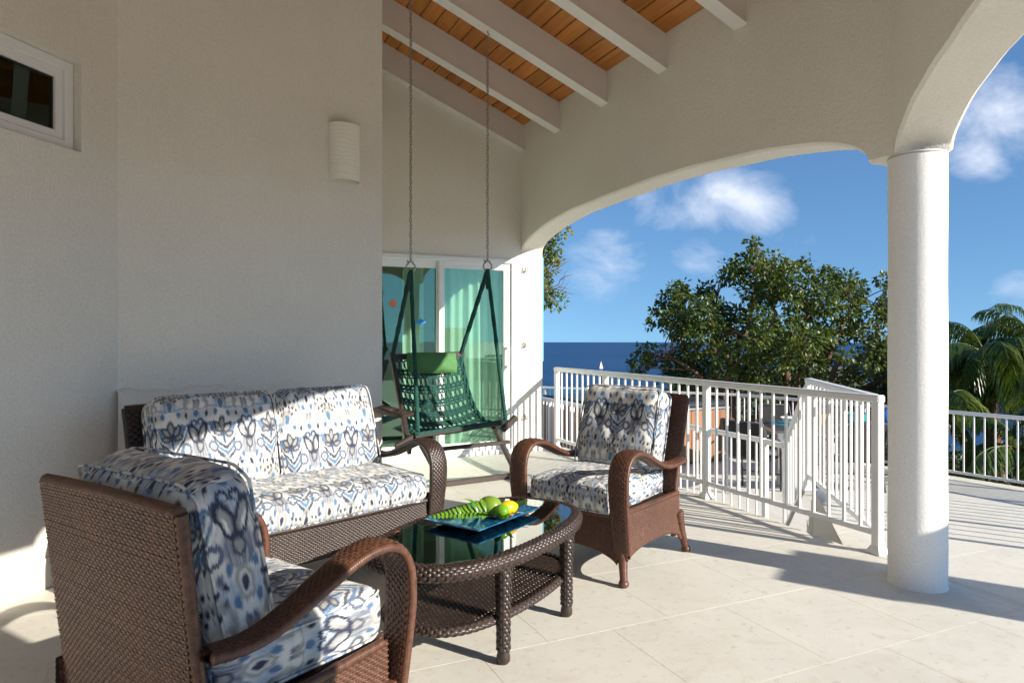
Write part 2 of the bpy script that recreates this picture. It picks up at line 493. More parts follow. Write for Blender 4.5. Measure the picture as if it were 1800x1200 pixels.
    d = ell(0.38, 0.09, 0.095, 0.11).abs() - 0.032
    put(below(smax(d, y - 0.14), 0.02), GR, 0.95)
    for (cx, cy) in ((0.06, 0.325), (0.135, 0.305), (0.205, 0.26), (0.055, 0.235), (0.115, 0.20), (0.22, 0.43), (0.30, 0.46), (0.13, 0.44)):
        put(below(ell(cx, cy, 0.025, 0.034), sf), NV)
    put(below(ell(0.0, 0.10, 0.050, 0.095), sf), BL); put(below(ell(0.0, 0.10, 0.095, 0.14).abs() - 0.014, sf), GR)
    put(below(seg(0.10, 0.02, 0.28, 0.04) - 0.020, sf), LB)
    # thread-level variation
    tv = S(noise(nt, scaled(nt, uv, (420, 420, 1)), 1.0, 2))
    c = mixc(nt, 1.0, st['c'], ramp(nt, tv.k, [(0.3, (0.82,)*3), (0.7, (1.06,)*3)]), 'MULTIPLY')
    nt.links.new(c, b.inputs['Base Color']); b.inputs['Roughness'].default_value = 0.85
    try: b.inputs['Sheen Weight'].default_value = 0.15
    except KeyError: pass
    bump(nt, b, tv.k, 0.25, 0.0012)
    return m
MAT = {}
MAT['stucco'] = m_stucco('cream_stucco', (0.775, 0.735, 0.655), 95, 0.9)
MAT['column'] = m_stucco('white_stucco', (0.80, 0.79, 0.76), 120, 0.35, 0.03)
MAT['tile'] = m_tile()
MAT['grout'] = m_stucco('pale_grout', (0.58, 0.55, 0.48), 200, 0.3)
MAT['concrete'] = m_stucco('rough_concrete', (0.42, 0.40, 0.35), 60, 0.5, 0.12)
MAT['rafter'] = m_paint('rafter_paint', (0.74, 0.695, 0.66), 0.5, 0.05)
MAT['trim'] = m_paint('white_vinyl', (0.80, 0.80, 0.79), 0.38, 0.03)
MAT['rail'] = m_paint('white_powder_coat', (0.80, 0.795, 0.78), 0.35, 0.07)
MAT['board'] = m_wood('varnished_pine', (0.60, 0.24, 0.042), (0.40, 0.125, 0.016), 0.34, True, 0)
MAT['wick_brown'] = m_wicker('brown_wicker', (0.098, 0.041, 0.023), (0.042, 0.017, 0.010))
MAT['wick_dark'] = m_wicker('dark_wicker', (0.040, 0.026, 0.021), (0.016, 0.011, 0.010), 0.36)
MAT['wick_core'] = m_wicker('wicker_core', (0.035, 0.017, 0.011), (0.02, 0.010, 0.007), 0.7)
MAT['fabric'] = m_fabric()
MAT['glass_table'] = m_glass('table_glass', (0.80, 0.87, 0.84), 0.03)
MAT['glass_door'] = m_glass('green_door_glass', (0.78, 0.92, 0.845), 0.04, (0.62, 0.90, 0.74))
MAT['glass_window'] = m_glass('dark_window_glass', (0.42, 0.50, 0.46), 0.08, (0.34, 0.46, 0.38))
MAT['rope'] = m_paint('green_rope', (0.004, 0.078, 0.060), 0.7, 0.35, 0, 60)
MAT['pillow'] = m_paint('green_canvas', (0.075, 0.21, 0.062), 0.8, 0.12, 0, 25)
MAT['swing_wood'] = m_wood('dark_swing_timber', (0.060, 0.043, 0.036), (0.03, 0.021, 0.018), 0.5, False, 0)
MAT['steel'] = m_paint('galvanised_steel', (0.42, 0.40, 0.37), 0.38, 0.3, 0.9, 40)
MAT['black'] = m_paint('black_plastic', (0.022, 0.022, 0.024), 0.5, 0.3)
MAT['chair_frame'] = m_paint('dark_chair_frame', (0.06, 0.062, 0.066), 0.45, 0.15, 0.2)
MAT['alu'] = m_paint('grey_aluminium', (0.42, 0.43, 0.44), 0.35, 0.1, 0.6)
MAT['mesh_grey'] = m_paint('charcoal_sling', (0.013, 0.0135, 0.015), 0.9, 0.2, 0, 60)
MAT['tub_wood'] = m_wood('cedar_cabinet', (0.40, 0.20, 0.105), (0.27, 0.125, 0.06), 0.5, False, 2, 0.8)
MAT['tub_cover'] = m_paint('dark_vinyl_cover', (0.035, 0.038, 0.045), 0.4, 0.2)
MAT['turq'] = m_paint('turquoise_paint', (0.06, 0.36, 0.46), 0.5, 0.08)
MAT['teal'] = m_paint('teal_ceramic', (0.03, 0.30, 0.32), 0.2, 0.06)
MAT['white_cer'] = m_paint('white_ceramic', (0.82, 0.82, 0.80), 0.18, 0.02)
MAT['blue_glass'] = m_paint('blue_glass', (0.05, 0.17, 0.50), 0.1, 0.1)
MAT['pink'] = m_paint('pink_petal', (0.75, 0.14, 0.22), 0.6, 0.2)
MAT['honey'] = m_paint('honey_wood', (0.50, 0.27, 0.09), 0.4, 0.2)
MAT['orange'] = m_paint('orange_decal', (0.80, 0.16, 0.02), 0.4, 0.1)
MAT['decal_blue'] = m_paint('blue_decal', (0.02, 0.25, 0.62), 0.4, 0.15)
MAT['mango'] = None
MAT['curtain'] = m_paint('white_curtain', (0.72, 0.74, 0.70), 0.9, 0.05)
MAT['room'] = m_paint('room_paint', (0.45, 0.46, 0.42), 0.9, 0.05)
MAT['sconce'] = m_paint('sconce_ceramic', (0.88, 0.855, 0.77), 0.5, 0.03)
MAT['bark'] = m_wood('red_brown_bark', (0.22, 0.125, 0.075), (0.085, 0.05, 0.035), 0.9, False, 2, 1.2)
MAT['leaf'] = m_leaf('tree_leaf', (0.028, 0.055, 0.012), (0.075, 0.118, 0.020), (0.19, 0.20, 0.035), 0.42, 0.33)
MAT['leaf2'] = m_leaf('yellowing_leaf', (0.06, 0.11, 0.02), (0.14, 0.19, 0.035), (0.42, 0.30, 0.03), 0.4, 0.35, 3.5)
MAT['palm'] = m_leaf('palm_leaf', (0.03, 0.07, 0.016), (0.075, 0.13, 0.028), (0.24, 0.23, 0.06), 0.32, 0.3, 2.0)
MAT['scrub'] = m_leaf('scrub_leaf', (0.018, 0.035, 0.012), (0.04, 0.065, 0.02), (0.10, 0.10, 0.04), 0.55, 0.2)
MAT['fern'] = m_leaf('fern_leaf', (0.06, 0.17, 0.012), (0.14, 0.31, 0.02), (0.26, 0.44, 0.04), 0.28, 0.35, 20)
MAT['leafd'] = m_leaf('glossy_dark_leaf', (0.012, 0.05, 0.012), (0.03, 0.10, 0.018), (0.09, 0.20, 0.03), 0.2, 0.2, 12)
def m_fruit(name, c1, c2, sc=5.0, rough=0.25, ax=(1, 1, 1)):
    m, nt, b = mat_new(name)
    p = objco(nt)
    n = noise(nt, p, sc*6, 3); g = node(nt, 'ShaderNodeTexGradient')
    nt.links.new(scaled(nt, p, ax), g.inputs['Vector'])
    f = S(g.outputs['Fac']) + (S(n)-0.5)*0.25
    nt.links.new(ramp(nt, f.k, [(0.35, c1), (0.7, c2)]), b.inputs['Base Color'])
    b.inputs['Roughness'].default_value = rough
    bump(nt, b, noise(nt, p, 240, 2), 0.12, 0.001)
    return m
MAT['mango'] = m_fruit('mango_skin', (0.17, 0.28, 0.03), (0.42, 0.12, 0.04), 4, 0.3, (-13, 7, 9))
MAT['lime'] = m_fruit('lime_skin', (0.14, 0.33, 0.015), (0.22, 0.42, 0.03), 5, 0.25, (15, 4, 4))
MAT['lemon'] = m_fruit('lemon_skin', (0.83, 0.43, 0.01), (0.85, 0.55, 0.02), 5, 0.3, (15, 4, 4))
def m_plate():
    m, nt, b = mat_new('blue_glass_plate')
    p = objco(nt)
    n = noise(nt, p, 14, 4, 0.6, 1.5)
    nt.links.new(ramp(nt, n, [(0.3, (0.006, 0.035, 0.10)), (0.55, (0.012, 0.10, 0.22)), (0.75, (0.05, 0.26, 0.40))]), b.inputs['Base Color'])
    b.inputs['Roughness'].default_value = 0.06; b.inputs['IOR'].default_value = 1.5
    b.inputs['Coat Weight'].default_value = 0.6
    return m
MAT['plate'] = m_plate()
def m_base_stone():
    m, nt, b = mat_new('chipped_travertine')
    p = geomco(nt)
    n = noise(nt, p, 16, 5, 0.65, 0.6); n2 = noise(nt, p, 4, 3)
    c = ramp(nt, n2, [(0.3, (0.66, 0.62, 0.55)), (0.7, (0.74, 0.70, 0.63))])
    c = mixc(nt, S(ramp(nt, n, [(0.60, (0, 0, 0)), (0.66, (0.75,)*3)])), c, (0.42, 0.33, 0.23))
    nt.links.new(c, b.inputs['Base Color']); b.inputs['Roughness'].default_value = 0.7
    bump(nt, b, n, 0.35, 0.006)
    return m
MAT['base_stone'] = m_base_stone()
def m_sea():
    m, nt, b = mat_new('sea_water')
    p = geomco(nt)
    sep = node(nt, 'ShaderNodeSeparateXYZ'); nt.links.new(p, sep.inputs[0])
    X, Y = S(sep.outputs[0]), S(sep.outputs[1])
    d = S.m('SQRT', X*X + Y*Y)
    n = S(noise(nt, p, 0.0012, 4, 0.6))
    sh = S.m('MULTIPLY_ADD', d + (n-0.5)*300.0, -1/350.0, 4.1, clamp=True)*S.m('MULTIPLY_ADD', X/smax(Y, 1.0), -9.0, 2.1, clamp=True)       # shallow bank near the shore
    nn = ramp(nt, noise(nt, scaled(nt, p, (0.0006, 0.0022, 1)), 1.0, 5, 0.6), [(0.35, (0.005, 0.038, 0.115)), (0.65, (0.008, 0.058, 0.155))])
    c = mixc(nt, sh, nn, (0.02, 0.22, 0.30))
    nt.links.new(c, b.inputs['Base Color']); b.inputs['Roughness'].default_value = 0.42
    b.inputs['IOR'].default_value = 1.33
    w = noise(nt, scaled(nt, p, (0.05, 0.09, 1)), 1.0, 4, 0.6)
    bump(nt, b, w, 0.5, 6.0)
    return m
MAT['sea'] = m_sea()
def m_ground():
    m, nt, b = mat_new('dry_hillside')
    p = geomco(nt)
    n = noise(nt, p, 0.05, 6, 0.65); n2 = noise(nt, p, 0.9, 5, 0.6)
    f = S(n)*0.6 + S(n2)*0.4
    nt.links.new(ramp(nt, f.k, [(0.35, (0.025, 0.04, 0.014)), (0.52, (0.06, 0.065, 0.028)), (0.68, (0.15, 0.12, 0.07))]), b.inputs['Base Color'])
    b.inputs['Roughness'].default_value = 0.95
    bump(nt, b, n2, 1.0, 0.6)
    return m
MAT['ground'] = m_ground()
# ------------------------------------------------------------ ground plan
DA = np.array((-0.41790, 0.90850))      # along the long arch wall, away from the camera
DB = np.array((0.90850, 0.41790))       # out through the long arch
CORN = np.array((0.099, 7.45))          # inner corner: door wall / long arch wall
TH = 0.26                               # wall thickness
SPR = 2.16                              # spring of the arches
ROOF0, PITCH, RAFT = 3.53, 0.40, 0.27
def kof(x, y): return (CORN[0]*DB[0] + CORN[1]*DB[1]) - (x*DB[0] + y*DB[1])      # distance inside the long arch wall
def sof(x, y): return -((x-CORN[0])*DA[0] + (y-CORN[1])*DA[1])                   # distance from the door wall
def ks(k, s): return CORN - DB*k - DA*s
def roofz(x, y): return ROOF0 + PITCH*kof(x, y)
D1 = -DA
a2 = R(-107); D2 = np.array((math.cos(a2), math.sin(a2)))
a3 = R(-152); D3 = np.array((math.cos(a3), math.sin(a3)))
L1, L2, L3 = 4.39, 2.83, 5.1
I0 = CORN; I1 = I0 + D1*L1; I2 = I1 + D2*5.3; I3 = I2 + D3*L3
N1 = np.array((-D1[1], D1[0])); N2 = np.array((-D2[1], D2[0])); N3 = np.array((-D3[1], D3[0]))   # outward
LW0 = np.array((-2.378, 3.171)); LWD = np.array((0.239, 1.0))/math.hypot(0.239, 1)
LC = np.array((-2.218, 3.841))          # corner window wall / loveseat wall
aS = R(46.5); LSD = np.array((math.cos(aS), math.sin(aS)))
LE = LC + LSD*1.80                      # free end of the loveseat wall
PLINTH = []

# ------------------------------------------------------------ setting: floors
LOW = -0.65
def clip_poly(poly, hp):
    """Sutherland-Hodgman, half-planes (nx, ny, c): keep nx*x+ny*y<=c"""
    for nx, ny, c in hp:
        out = []
        for i in range(len(poly)):
            p, q = poly[i], poly[(i+1) % len(poly)]
            dp, dq = nx*p[0]+ny*p[1]-c, nx*q[0]+ny*q[1]-c
            if dp <= 0: out.append(p)
            if (dp < 0 < dq) or (dq < 0 < dp):
                t = dp/(dp-dq); out.append((p[0]+(q[0]-p[0])*t, p[1]+(q[1]-p[1])*t))
        poly = out
        if len(poly) < 3: return []
    return poly
def halfplanes(poly):
    hp = []
    for i in range(len(poly)):                      # CCW polygon
        (x0, y0), (x1, y1) = poly[i], poly[(i+1) % len(poly)]
        nx, ny = (y1-y0), -(x1-x0); hp.append((nx, ny, nx*x0+ny*y0))
    return hp
TIP = (1.993, 4.11)
far_e = (0.60, 7.75)
REG_L = [(-4.2, -3.2), (5.3, -3.2), TIP, far_e, (-1.6, 6.75), (-4.2, 5.5)]
REG_R = [(5.3, -3.2), (8.5, -3.2), (8.5, 1.6), (3.78, 5.02), (3.38, 5.34), (2.50, 5.66), TIP]
def area(p): return 0.5*abs(sum(p[i][0]*p[(i+1)%len(p)][1]-p[(i+1)%len(p)][0]*p[i][1] for i in range(len(p))))
def tiles(parent, regs, z, box, size=(0.605, 0.605), gap=0.0020, seen=None):
    hps = [halfplanes(r) for r in regs]
    full = MB(); full.prism([(-size[0]/2+gap/2, -size[1]/2+gap/2), (size[0]/2-gap/2, -size[1]/2+gap/2), (size[0]/2-gap/2, size[1]/2-gap/2), (-size[0]/2+gap/2, size[1]/2-gap/2)], -0.012, 0)
    fme = full.mesh('tile', MAT['tile'])
    ang = math.atan2(DB[1], DB[0])
    (i0, i1), (j0, j1) = box
    for j in range(j0, j1):
        for i in range(i0, i1):
            c = np.array((0.3, 3.2)) + DB*((i + (0.5 if j % 2 else 0))*size[0]) + DA*(j*size[1])
            if seen and not seen(c): continue
            q = [c + DB*sx*(size[0]-gap)/2 + DA*sy*(size[1]-gap)/2 for sx, sy in ((-1,-1),(1,-1),(1,1),(-1,1))]
            q = [(float(a), float(b)) for a, b in q]
            ps = [clip_poly(q, hp) for hp in hps]; ps = [p for p in ps if p and area(p) > 1e-4]
            if not ps: continue
            if len(ps) == 1 and abs(area(ps[0]) - (size[0]-gap)*(size[1]-gap)) < 1e-6:
                o = inst('tile', fme, parent, (c[0], c[1], z), (rnd.uniform(-.0006, .0006), rnd.uniform(-.0006, .0006), ang))
            else:
                mb = MB()
                for p in ps: mb.prism([(x-c[0], y-c[1]) for x, y in p], -0.012, 0)
                mb.obj('tile', MAT['tile'], parent, loc=(c[0], c[1], z))
pf = MB()
pf.prism(REG_L, LOW-0.2, -0.0014); pf.prism(REG_R, LOW-0.2, -0.0014)
porch_floor = tag(pf.obj('porch_floor', MAT['grout']), kind='structure')
def seen_porch(c):
    x, y = c
    return y > 0.9 and abs(x) < 0.80*y + 0.8 and y < 8.2
tiles(porch_floor, [REG_L, REG_R], 0.0, ((-14, 16), (-8, 12)), seen=seen_porch)
FAR_RAIL = [(-2.0, 14.9), (0.66, 13.6), (3.95, 11.9), (5.85, 9.25), (6.45, 8.32), (9.0, 4.2)]
REG_T = [(-3.0, 6.0), (2.0, 4.2), (8.0, 2.4), (10.2, 2.6), (6.60, 8.42), (5.98, 9.42), (4.05, 12.08), (-2.0, 15.1), (-3.0, 15.1)]
lt = MB(); lt.prism(REG_T, LOW-0.5, LOW-0.0014)
lower_terrace = tag(lt.obj('lower_terrace', MAT['grout']), kind='structure')
def seen_low(c):
    x, y = c
    return y > 5.6 and -0.2 < x < 0.80*y + 0.6
tiles(lower_terrace, [REG_T], LOW, ((-14, 16), (-2, 20)), seen=seen_low)
# steps from the porch edge down to the terrace
steps = MB()
e0 = np.array((2.50, 5.66)); e1 = np.array((3.38, 5.34)); d = (e1-e0)/np.linalg.norm(e1-e0); nrm = np.array((-d[1], d[0]))
if nrm[1] < 0: nrm = -nrm
e0 = e0 - d*0.0; e1 = e1 + d*0.5
step_root = empty('steps', (float(e0[0]), float(e0[1]), LOW), label='pale stone steps leading from the porch down to the lower terrace', cat='steps')
for i in range(3):
    a = e0 + nrm*(0.30*i); b_ = e1 + nrm*(0.30*i); w = 0.30
    q = [a, b_, b_ + nrm*w, a + nrm*w]
    q = [(float(p[0]-e0[0]), float(p[1]-e0[1])) for p in q]
    MB().prism(q, 0.0, 0.4875 - 0.1625*i).obj('step', MAT['concrete'], step_root)

# ------------------------------------------------------------ the house
house = empty('house', (0, 6.5, 0), label='cream stucco house with arched porch, white rafters and sliding glass door', cat='house')
def hpart(mb, name, mat, smooth=False, parent=None):
    o = mb.obj(name, mat, parent or house, smooth)
    o.matrix_parent_inverse = Matrix.Translation(-house.location) if parent is None else Matrix()
    return o
def arch_wall(I, D, N, L, open0, open1, rise, mi0, mi1, n=44, spring=SPR, name='arch_wall', wob=0.004):
    """wall with one basket-handle arch; mi0/mi1: extra outer length at the mitred ends"""
    m0 = (open0+open1)/2; h = (open1-open0)/2
    ss, zz = [], []
    if open0 > 1e-4: ss += [0.0]; zz += [spring]
    t = np.linspace(-math.pi/2, math.pi/2, n)
    for a in t:
        q = math.sin(a); e = max(0.0, 1-abs(q)**2.25)**(1/2.05)
        ss.append(m0 + h*q); zz.append(spring + rise*e + (wob*math.sin(9*q+open1*3)+wob*.6*math.sin(23*q) if abs(q) < .99 else 0))
    if open1 < L-1e-4: ss += [L]; zz += [spring]
    ss = np.array(ss); zz = np.array(zz)
    f = ss/L
    so = ss + mi1*np.clip((ss-open1)/max(L-open1, 1e-3), 0, 1) - mi0*np.clip((open0-ss)/max(open0, 1e-3), 0, 1)
    inn = I[None]+D[None]*ss[:, None]; out = I[None]+D[None]*so[:, None]+N[None]*TH
    k = len(ss); r = 0.016
    mb = MB()
    tz = np.array([roofz(*p) for p in inn]) + 0.03; tzo = np.array([roofz(*p) for p in out]) + 0.03
    # profile across: inner top, inner bottom, inner bevel, soffit, outer bevel, outer bottom, outer top
    P = np.zeros((k, 6, 3))
    P[:, 0, :2] = inn; P[:, 0, 2] = tz
    P[:, 1, :2] = inn; P[:, 1, 2] = zz + r
    P[:, 2, :2] = inn + N*r; P[:, 2, 2] = zz
    P[:, 3, :2] = out - N*r; P[:, 3, 2] = zz
    P[:, 4, :2] = out; P[:, 4, 2] = zz + r
    P[:, 5, :2] = out; P[:, 5, 2] = tzo
    mb.grid(P)
    # top strip
    Q = np.stack([P[:, 5], P[:, 0]], 1); mb.grid(Q)
    return hpart(mb, name, MAT['stucco'], 34)
mi12 = TH*math.tan(R(20.85)); mi23 = TH*math.tan(R(22.5))
arch_wall(I0, D1, N1, L1, 0.0, 4.25, 0.31, 0.0, mi12)
arch_wall(I1, D2, N2, L2, 0.02, 2.55, 0.235, mi12, 0.0)

def column(c, r=0.1325):
    mb = MB()
    prof = [(r+0.004, 0.0)] + [(r + 0.0015*math.sin(z*7), z) for z in np.linspace(0.02, SPR+0.01, 14)]
    mb.lathe(prof, 48)
    o = mb.obj('column', MAT['column'], house, True); o.location = (c[0]-house.location.x, c[1]-house.location.y, -0.002)
    ring = MB(); ring.lathe([(r-0.002, SPR-0.005), (r+0.0025, SPR-0.003), (r+0.0025, SPR+0.004)], 40)
    ring.obj('mortar_joint', MAT['concrete'], o, True)
    return o
C1 = (2.058, 3.466); column(C1)
# door wall with its opening, pier included
def wall_panel(mb, A, D, s0, s1, z0, z1, N, th, topf=None):
    """vertical slab from s0..s1, thickness th in direction N"""
    p = [A + D*s0, A + D*s1, A + D*s1 + N*th, A + D*s0 + N*th]
    zt = [(topf(*q)+0.03) if topf else z1 for q in p]
    v = [(q[0], q[1], z0) for q in p] + [(q[0], q[1], z) for q, z in zip(p, zt)]
    fs = [(3,2,1,0),(4,5,6,7),(0,1,5,4),(1,2,6,5),(2,3,7,6),(3,0,4,7)]
    mb.add(v, fs)
DOOR0, DOOR1, DOORH = 0.075, 1.80, 2.085
mb = MB()
wall_panel(mb, CORN, -DB, -TH, DOOR0, -0.2, DOORH, DA, 0.24)
wall_panel(mb, CORN, -DB, -TH, DOOR1, DOORH, 0, DA, 0.24, roofz)
wall_panel(mb, CORN, -DB, DOOR1, 2.05, -0.2, 0, DA, 0.24, roofz)
# hooks: outside of the pier below the spring, the exterior face
hpart(mb, 'wall', MAT['stucco'])
# loveseat wall with return, window wall
mb = MB()
NL = np.array((-LSD[1], LSD[0]))      # away from the room
mb2 = MB()
poly = [LC, LE, LE + (DA)*1.80, LE + DA*1.8 + np.array((-0.9, -0.2)), LC + NL*0.3]
tz = [roofz(*p)+0.03 for p in poly]
v = [(p[0], p[1], -0.1) for p in poly] + [(p[0], p[1], z) for p, z in zip(poly, tz)]
n = len(poly)
mb.add(v, [(i, (i+1) % n, n+(i+1) % n, n+i) for i in range(n)] + [tuple(range(n, 2*n))])
hpart(mb, 'wall', MAT['stucco'])
NW = np.array((-LWD[1], LWD[0]))      # outward (left) of the window wall
W0, W1, WZ0, WZ1 = -1.15, 0.452, 2.222, 2.690    # window opening along the wall measured from LW0
WIN1 = float(np.dot(np.array((-2.274, 3.605)) - LW0, LWD)); WIN0 = WIN1 - 1.25
LEND = float(np.dot(LC - LW0, LWD)); LSTART = -5.4
mb = MB()
wall_panel(mb, LW0, LWD, LSTART, WIN0, -0.1, 0, NW, 0.22, roofz)
wall_panel(mb, LW0, LWD, WIN1, LEND, -0.1, 0, NW, 0.22, roofz)
wall_panel(mb, LW0, LWD, WIN0, WIN1, -0.1, WZ0, NW, 0.22)
wall_panel(mb, LW0, LWD, WIN0, WIN1, WZ1, 0, NW, 0.22, roofz)
hpart(mb, 'wall', MAT['stucco'])
# window: frame in the recess, pane, dark room behind
def slab(A, D, N, s0, s1, z0, z1, n0, n1, ch=0.004):
    M = Matrix(((D[0], N[0], 0, A[0]), (D[1], N[1], 0, A[1]), (0, 0, 1, 0), (0, 0, 0, 1)))
    return MB().box((s0, n0, z0), (s1, n1, z1), M, ch)
win = MB()
def ring(mb, A, D, N, s0, s1, z0, z1, w, n0, n1, ch=0.004):
    M = Matrix(((D[0], N[0], 0, A[0]), (D[1], N[1], 0, A[1]), (0, 0, 1, 0), (0, 0, 0, 1)))
    mb.box((s0, n0, z0), (s0+w, n1, z1), M, ch); mb.box((s1-w, n0, z0), (s1, n1, z1), M, ch)
    mb.box((s0+w-.001, n0, z0), (s1-w+.001, n1, z0+w), M, ch); mb.box((s0+w-.001, n0, z1-w), (s1-w+.001, n1, z1), M, ch)
ring(win, LW0, LWD, NW, WIN0+.002, WIN1-.002, WZ0+.002, WZ1-.002, 0.052, 0.045, 0.13)
wo = hpart(win, 'window', MAT['trim'])
mb = MB(); ring(mb, LW0, LWD, NW, WIN0+.052, WIN1-.052, WZ0+.052, WZ1-.052, 0.045, 0.062, 0.115)
so = mb.obj('sash', MAT['trim'], wo)
slab(LW0, LWD, NW, WIN0+.09, WIN1-.09, WZ0+.09, WZ1-.09, 0.085, 0.095, 0).obj('pane', MAT['glass_window'], wo)
mb = MB(); ring(mb, LW0, LWD, NW, WIN0+.094, WIN1-.094, WZ0+.094, WZ1-.094, 0.010, 0.078, 0.104, 0); mb.obj('gasket', MAT['black'], wo)
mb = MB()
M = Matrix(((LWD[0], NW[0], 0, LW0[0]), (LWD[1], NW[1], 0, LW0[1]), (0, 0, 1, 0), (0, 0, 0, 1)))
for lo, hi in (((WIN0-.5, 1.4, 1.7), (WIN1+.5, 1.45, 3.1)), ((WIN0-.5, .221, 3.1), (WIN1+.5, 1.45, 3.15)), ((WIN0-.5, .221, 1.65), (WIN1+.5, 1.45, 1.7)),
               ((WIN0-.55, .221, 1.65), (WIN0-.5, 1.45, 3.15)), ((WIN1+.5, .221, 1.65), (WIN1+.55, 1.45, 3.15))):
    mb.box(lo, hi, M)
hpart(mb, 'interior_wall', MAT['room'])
# chipped stone base course
BH = 0.15
mb = MB(); M = Matrix(((LWD[0], NW[0], 0, LW0[0]), (LWD[1], NW[1], 0, LW0[1]), (0, 0, 1, 0), (0, 0, 0, 1)))
mb.box((LSTART, -0.014, 0.0), (LEND-0.014, 0.05, BH), M, 0.004); hpart(mb, 'baseboard', MAT['base_stone'])
mb = MB(); M = Matrix(((LSD[0], NL[0], 0, LC[0]), (LSD[1], NL[1], 0, LC[1]), (0, 0, 1, 0), (0, 0, 0, 1)))
mb.box((0.0, -0.014, 0.0), (1.79, 0.05, BH), M, 0.004); hpart(mb, 'baseboard', MAT['base_stone'])
# rough plaster plinth behind the loveseat
pl = MB(); nu, nz = 40, 26
P = np.zeros((nu, nz+3, 3))
for i in range(nu):
    s_ = -0.01 + 0.62*i/(nu-1)
    e = min(1, (nu-1-i)/3.0)
    top = 0.925 + 0.006*math.sin(i*.55) + 0.008*math.sin(i*0.23+1)
    for j in range(nz+3):
        if j < nz: z = 0.0 + top*j/(nz-1); off = 0.045*e + 0.0022*math.sin(i*2.1+j*1.7) + 0.0015*math.sin(j*3.3+i)
        else: z = top + 0.012*(j-nz+1) - 0.006*(j-nz); off = 0.045*e*(1 - (j-nz+1)/3.0) - 0.002
        q = LC + LSD*s_ - NL*off; P[i, j] = (q[0], q[1], z)
pl.grid(P); hpart(pl, 'plinth', MAT['stucco'], True)
mb = MB(); mb.prism([tuple(CORN + DB*0.0 - DB*0.004 + DA*(-0.02)), tuple(CORN + DB*TH - DA*0.02), tuple(CORN + DB*TH + DA*0.02), tuple(CORN - DB*0.004 + DA*0.02)], 0, 0.13)
hpart(mb, 'baseboard', MAT['base_stone'])

# roof: decking boards, rafters, slab
def inside_end(k):
    """s where a line at depth k leaves the porch past arch walls 2 and 3 (outer face + eave)"""
    best = 11.5
    for I, D, N in ((I1, D2, N2), (I2, D3, N3)):
        A = I + N*(TH+0.30)
        p0 = ks(k, 0); den = np.dot(-DA, N)
        if den > 1e-6:
            s = np.dot(A-p0, N)/den
            best = min(best, s)
    return best
roof_mb = MB(); cap = []
BW = 0.138
nb = 34; kk0 = -TH-0.30
slope = math.atan(PITCH); cs = math.cos(slope)
roof = None
frames = Matrix(((-DA[0], -DB[0]*cs, -DB[0]*-math.sin(slope), 0), (-DA[1], -DB[1]*cs, DB[1]*math.sin(slope), 0), (0, math.sin(slope), cs, 0), (0, 0, 0, 1)))
# slab above the boards
polyk = []
ksr = np.linspace(kk0, 6.4, 24)
top = [(k, -0.35) for k in ksr] + [(k, inside_end(k)) for k in ksr[::-1]]
v = []; n = len(top)
for dz in (0.030, 0.16):
    for k, s in top:
        p = ks(k, s); v.append((p[0], p[1], ROOF0 + PITCH*k + dz))
mb = MB(); mb.add(v, [tuple(range(n)), tuple(range(2*n-1, n-1, -1))] + [(i, n+i, n+(i+1) % n, (i+1) % n) for i in range(n)])
roof = hpart(mb, 'roof', MAT['trim'])
k = 0.0; i = 0
while k < 6.2:
    k1 = k + BW*cs
    s_end = min(inside_end(k), inside_end(k1)) - 0.12
    if s_end > 0.4:
        mb = MB(); L = s_end + 0.1; th = 0.020; g = 0.0035; v_ = 0.006
        # V-jointed board: flat face with chamfered long edges
        sec = [(g, th), (BW-g, th), (BW-g, v_), (BW-g-v_, 0), (g+v_, 0), (g, v_)]
        vv = [(x0, q[0], q[1]) for x0 in (0, L) for q in sec]
        mb.add(vv, [(j, (j+1) % 6, 6+(j+1) % 6, 6+j) for j in range(6)] + [(5,4,3,2,1,0), (6,7,8,9,10,11)])
        o = mb.obj('ceiling_board', MAT['board'], roof)
        p = ks(k, -0.1)
        Mx = frames.copy(); Mx.translation = (p[0], p[1], ROOF0 + PITCH*k + 0.002)
        o.matrix_local = Matrix.Translation((0, 0, 0)) @ Mx
    k = k1; i += 1
SR = [0.045, 0.83, 1.68, 2.50, 3.32, 4.14, 4.96, 5.78, 6.60, 7.42, 8.24]
rise_d = np.array((-DB[0]*cs, -DB[1]*cs, math.sin(slope)))
for i, s in enumerate(SR):
    k0_ = -0.01
    if s > L1:      # starts at arch wall 2/3
        for kk in np.linspace(0, 6, 601):
            p = ks(kk, s)
            if np.dot(p - I1, N2) < 0.005 and np.dot(p - I2, N3) < 0.005: k0_ = kk - 0.01; break
    k1_ = 6.3; w = 0.085 if i else 0.09
    mb = MB()
    def quadprism(w_, lo, hi, ka=k0_, kb=k1_):
        v = []
        for k in (ka, kb):
            for sx in (-w_/2, w_/2):
                for h in (lo, hi):
                    p = ks(k, s + sx); v.append((p[0], p[1], ROOF0 + PITCH*k - RAFT + h))
        mb.add(v, [(0,1,3,2), (4,6,7,5), (0,4,5,1), (2,3,7,6), (0,2,6,4), (1,5,7,3)])
    quadprism(w, 0.034, RAFT + 0.001)
    quadprism(w + 0.030, 0.0, 0.014); quadprism(w + 0.014, 0.013, 0.035)
    o = hpart(mb, 'rafter', MAT['rafter'], False, roof)
mb = MB(); wall_panel(mb, I1, D2, L2, 3.5, -0.1, 0, N2, TH, roofz); hpart(mb, 'wall', MAT['stucco'])
arch_wall(I1 + D2*3.5, D2, N2, 1.8, 0.0, 1.65, 0.2, 0.0, mi23)  # unseen arch, opened here to let fill light onto the window wall
arch_wall(I2, D3, N3, 4.4, 0.16, 4.2, 0.33, mi23, 0.1)  # unseen arch behind the camera, added for warm bounce light
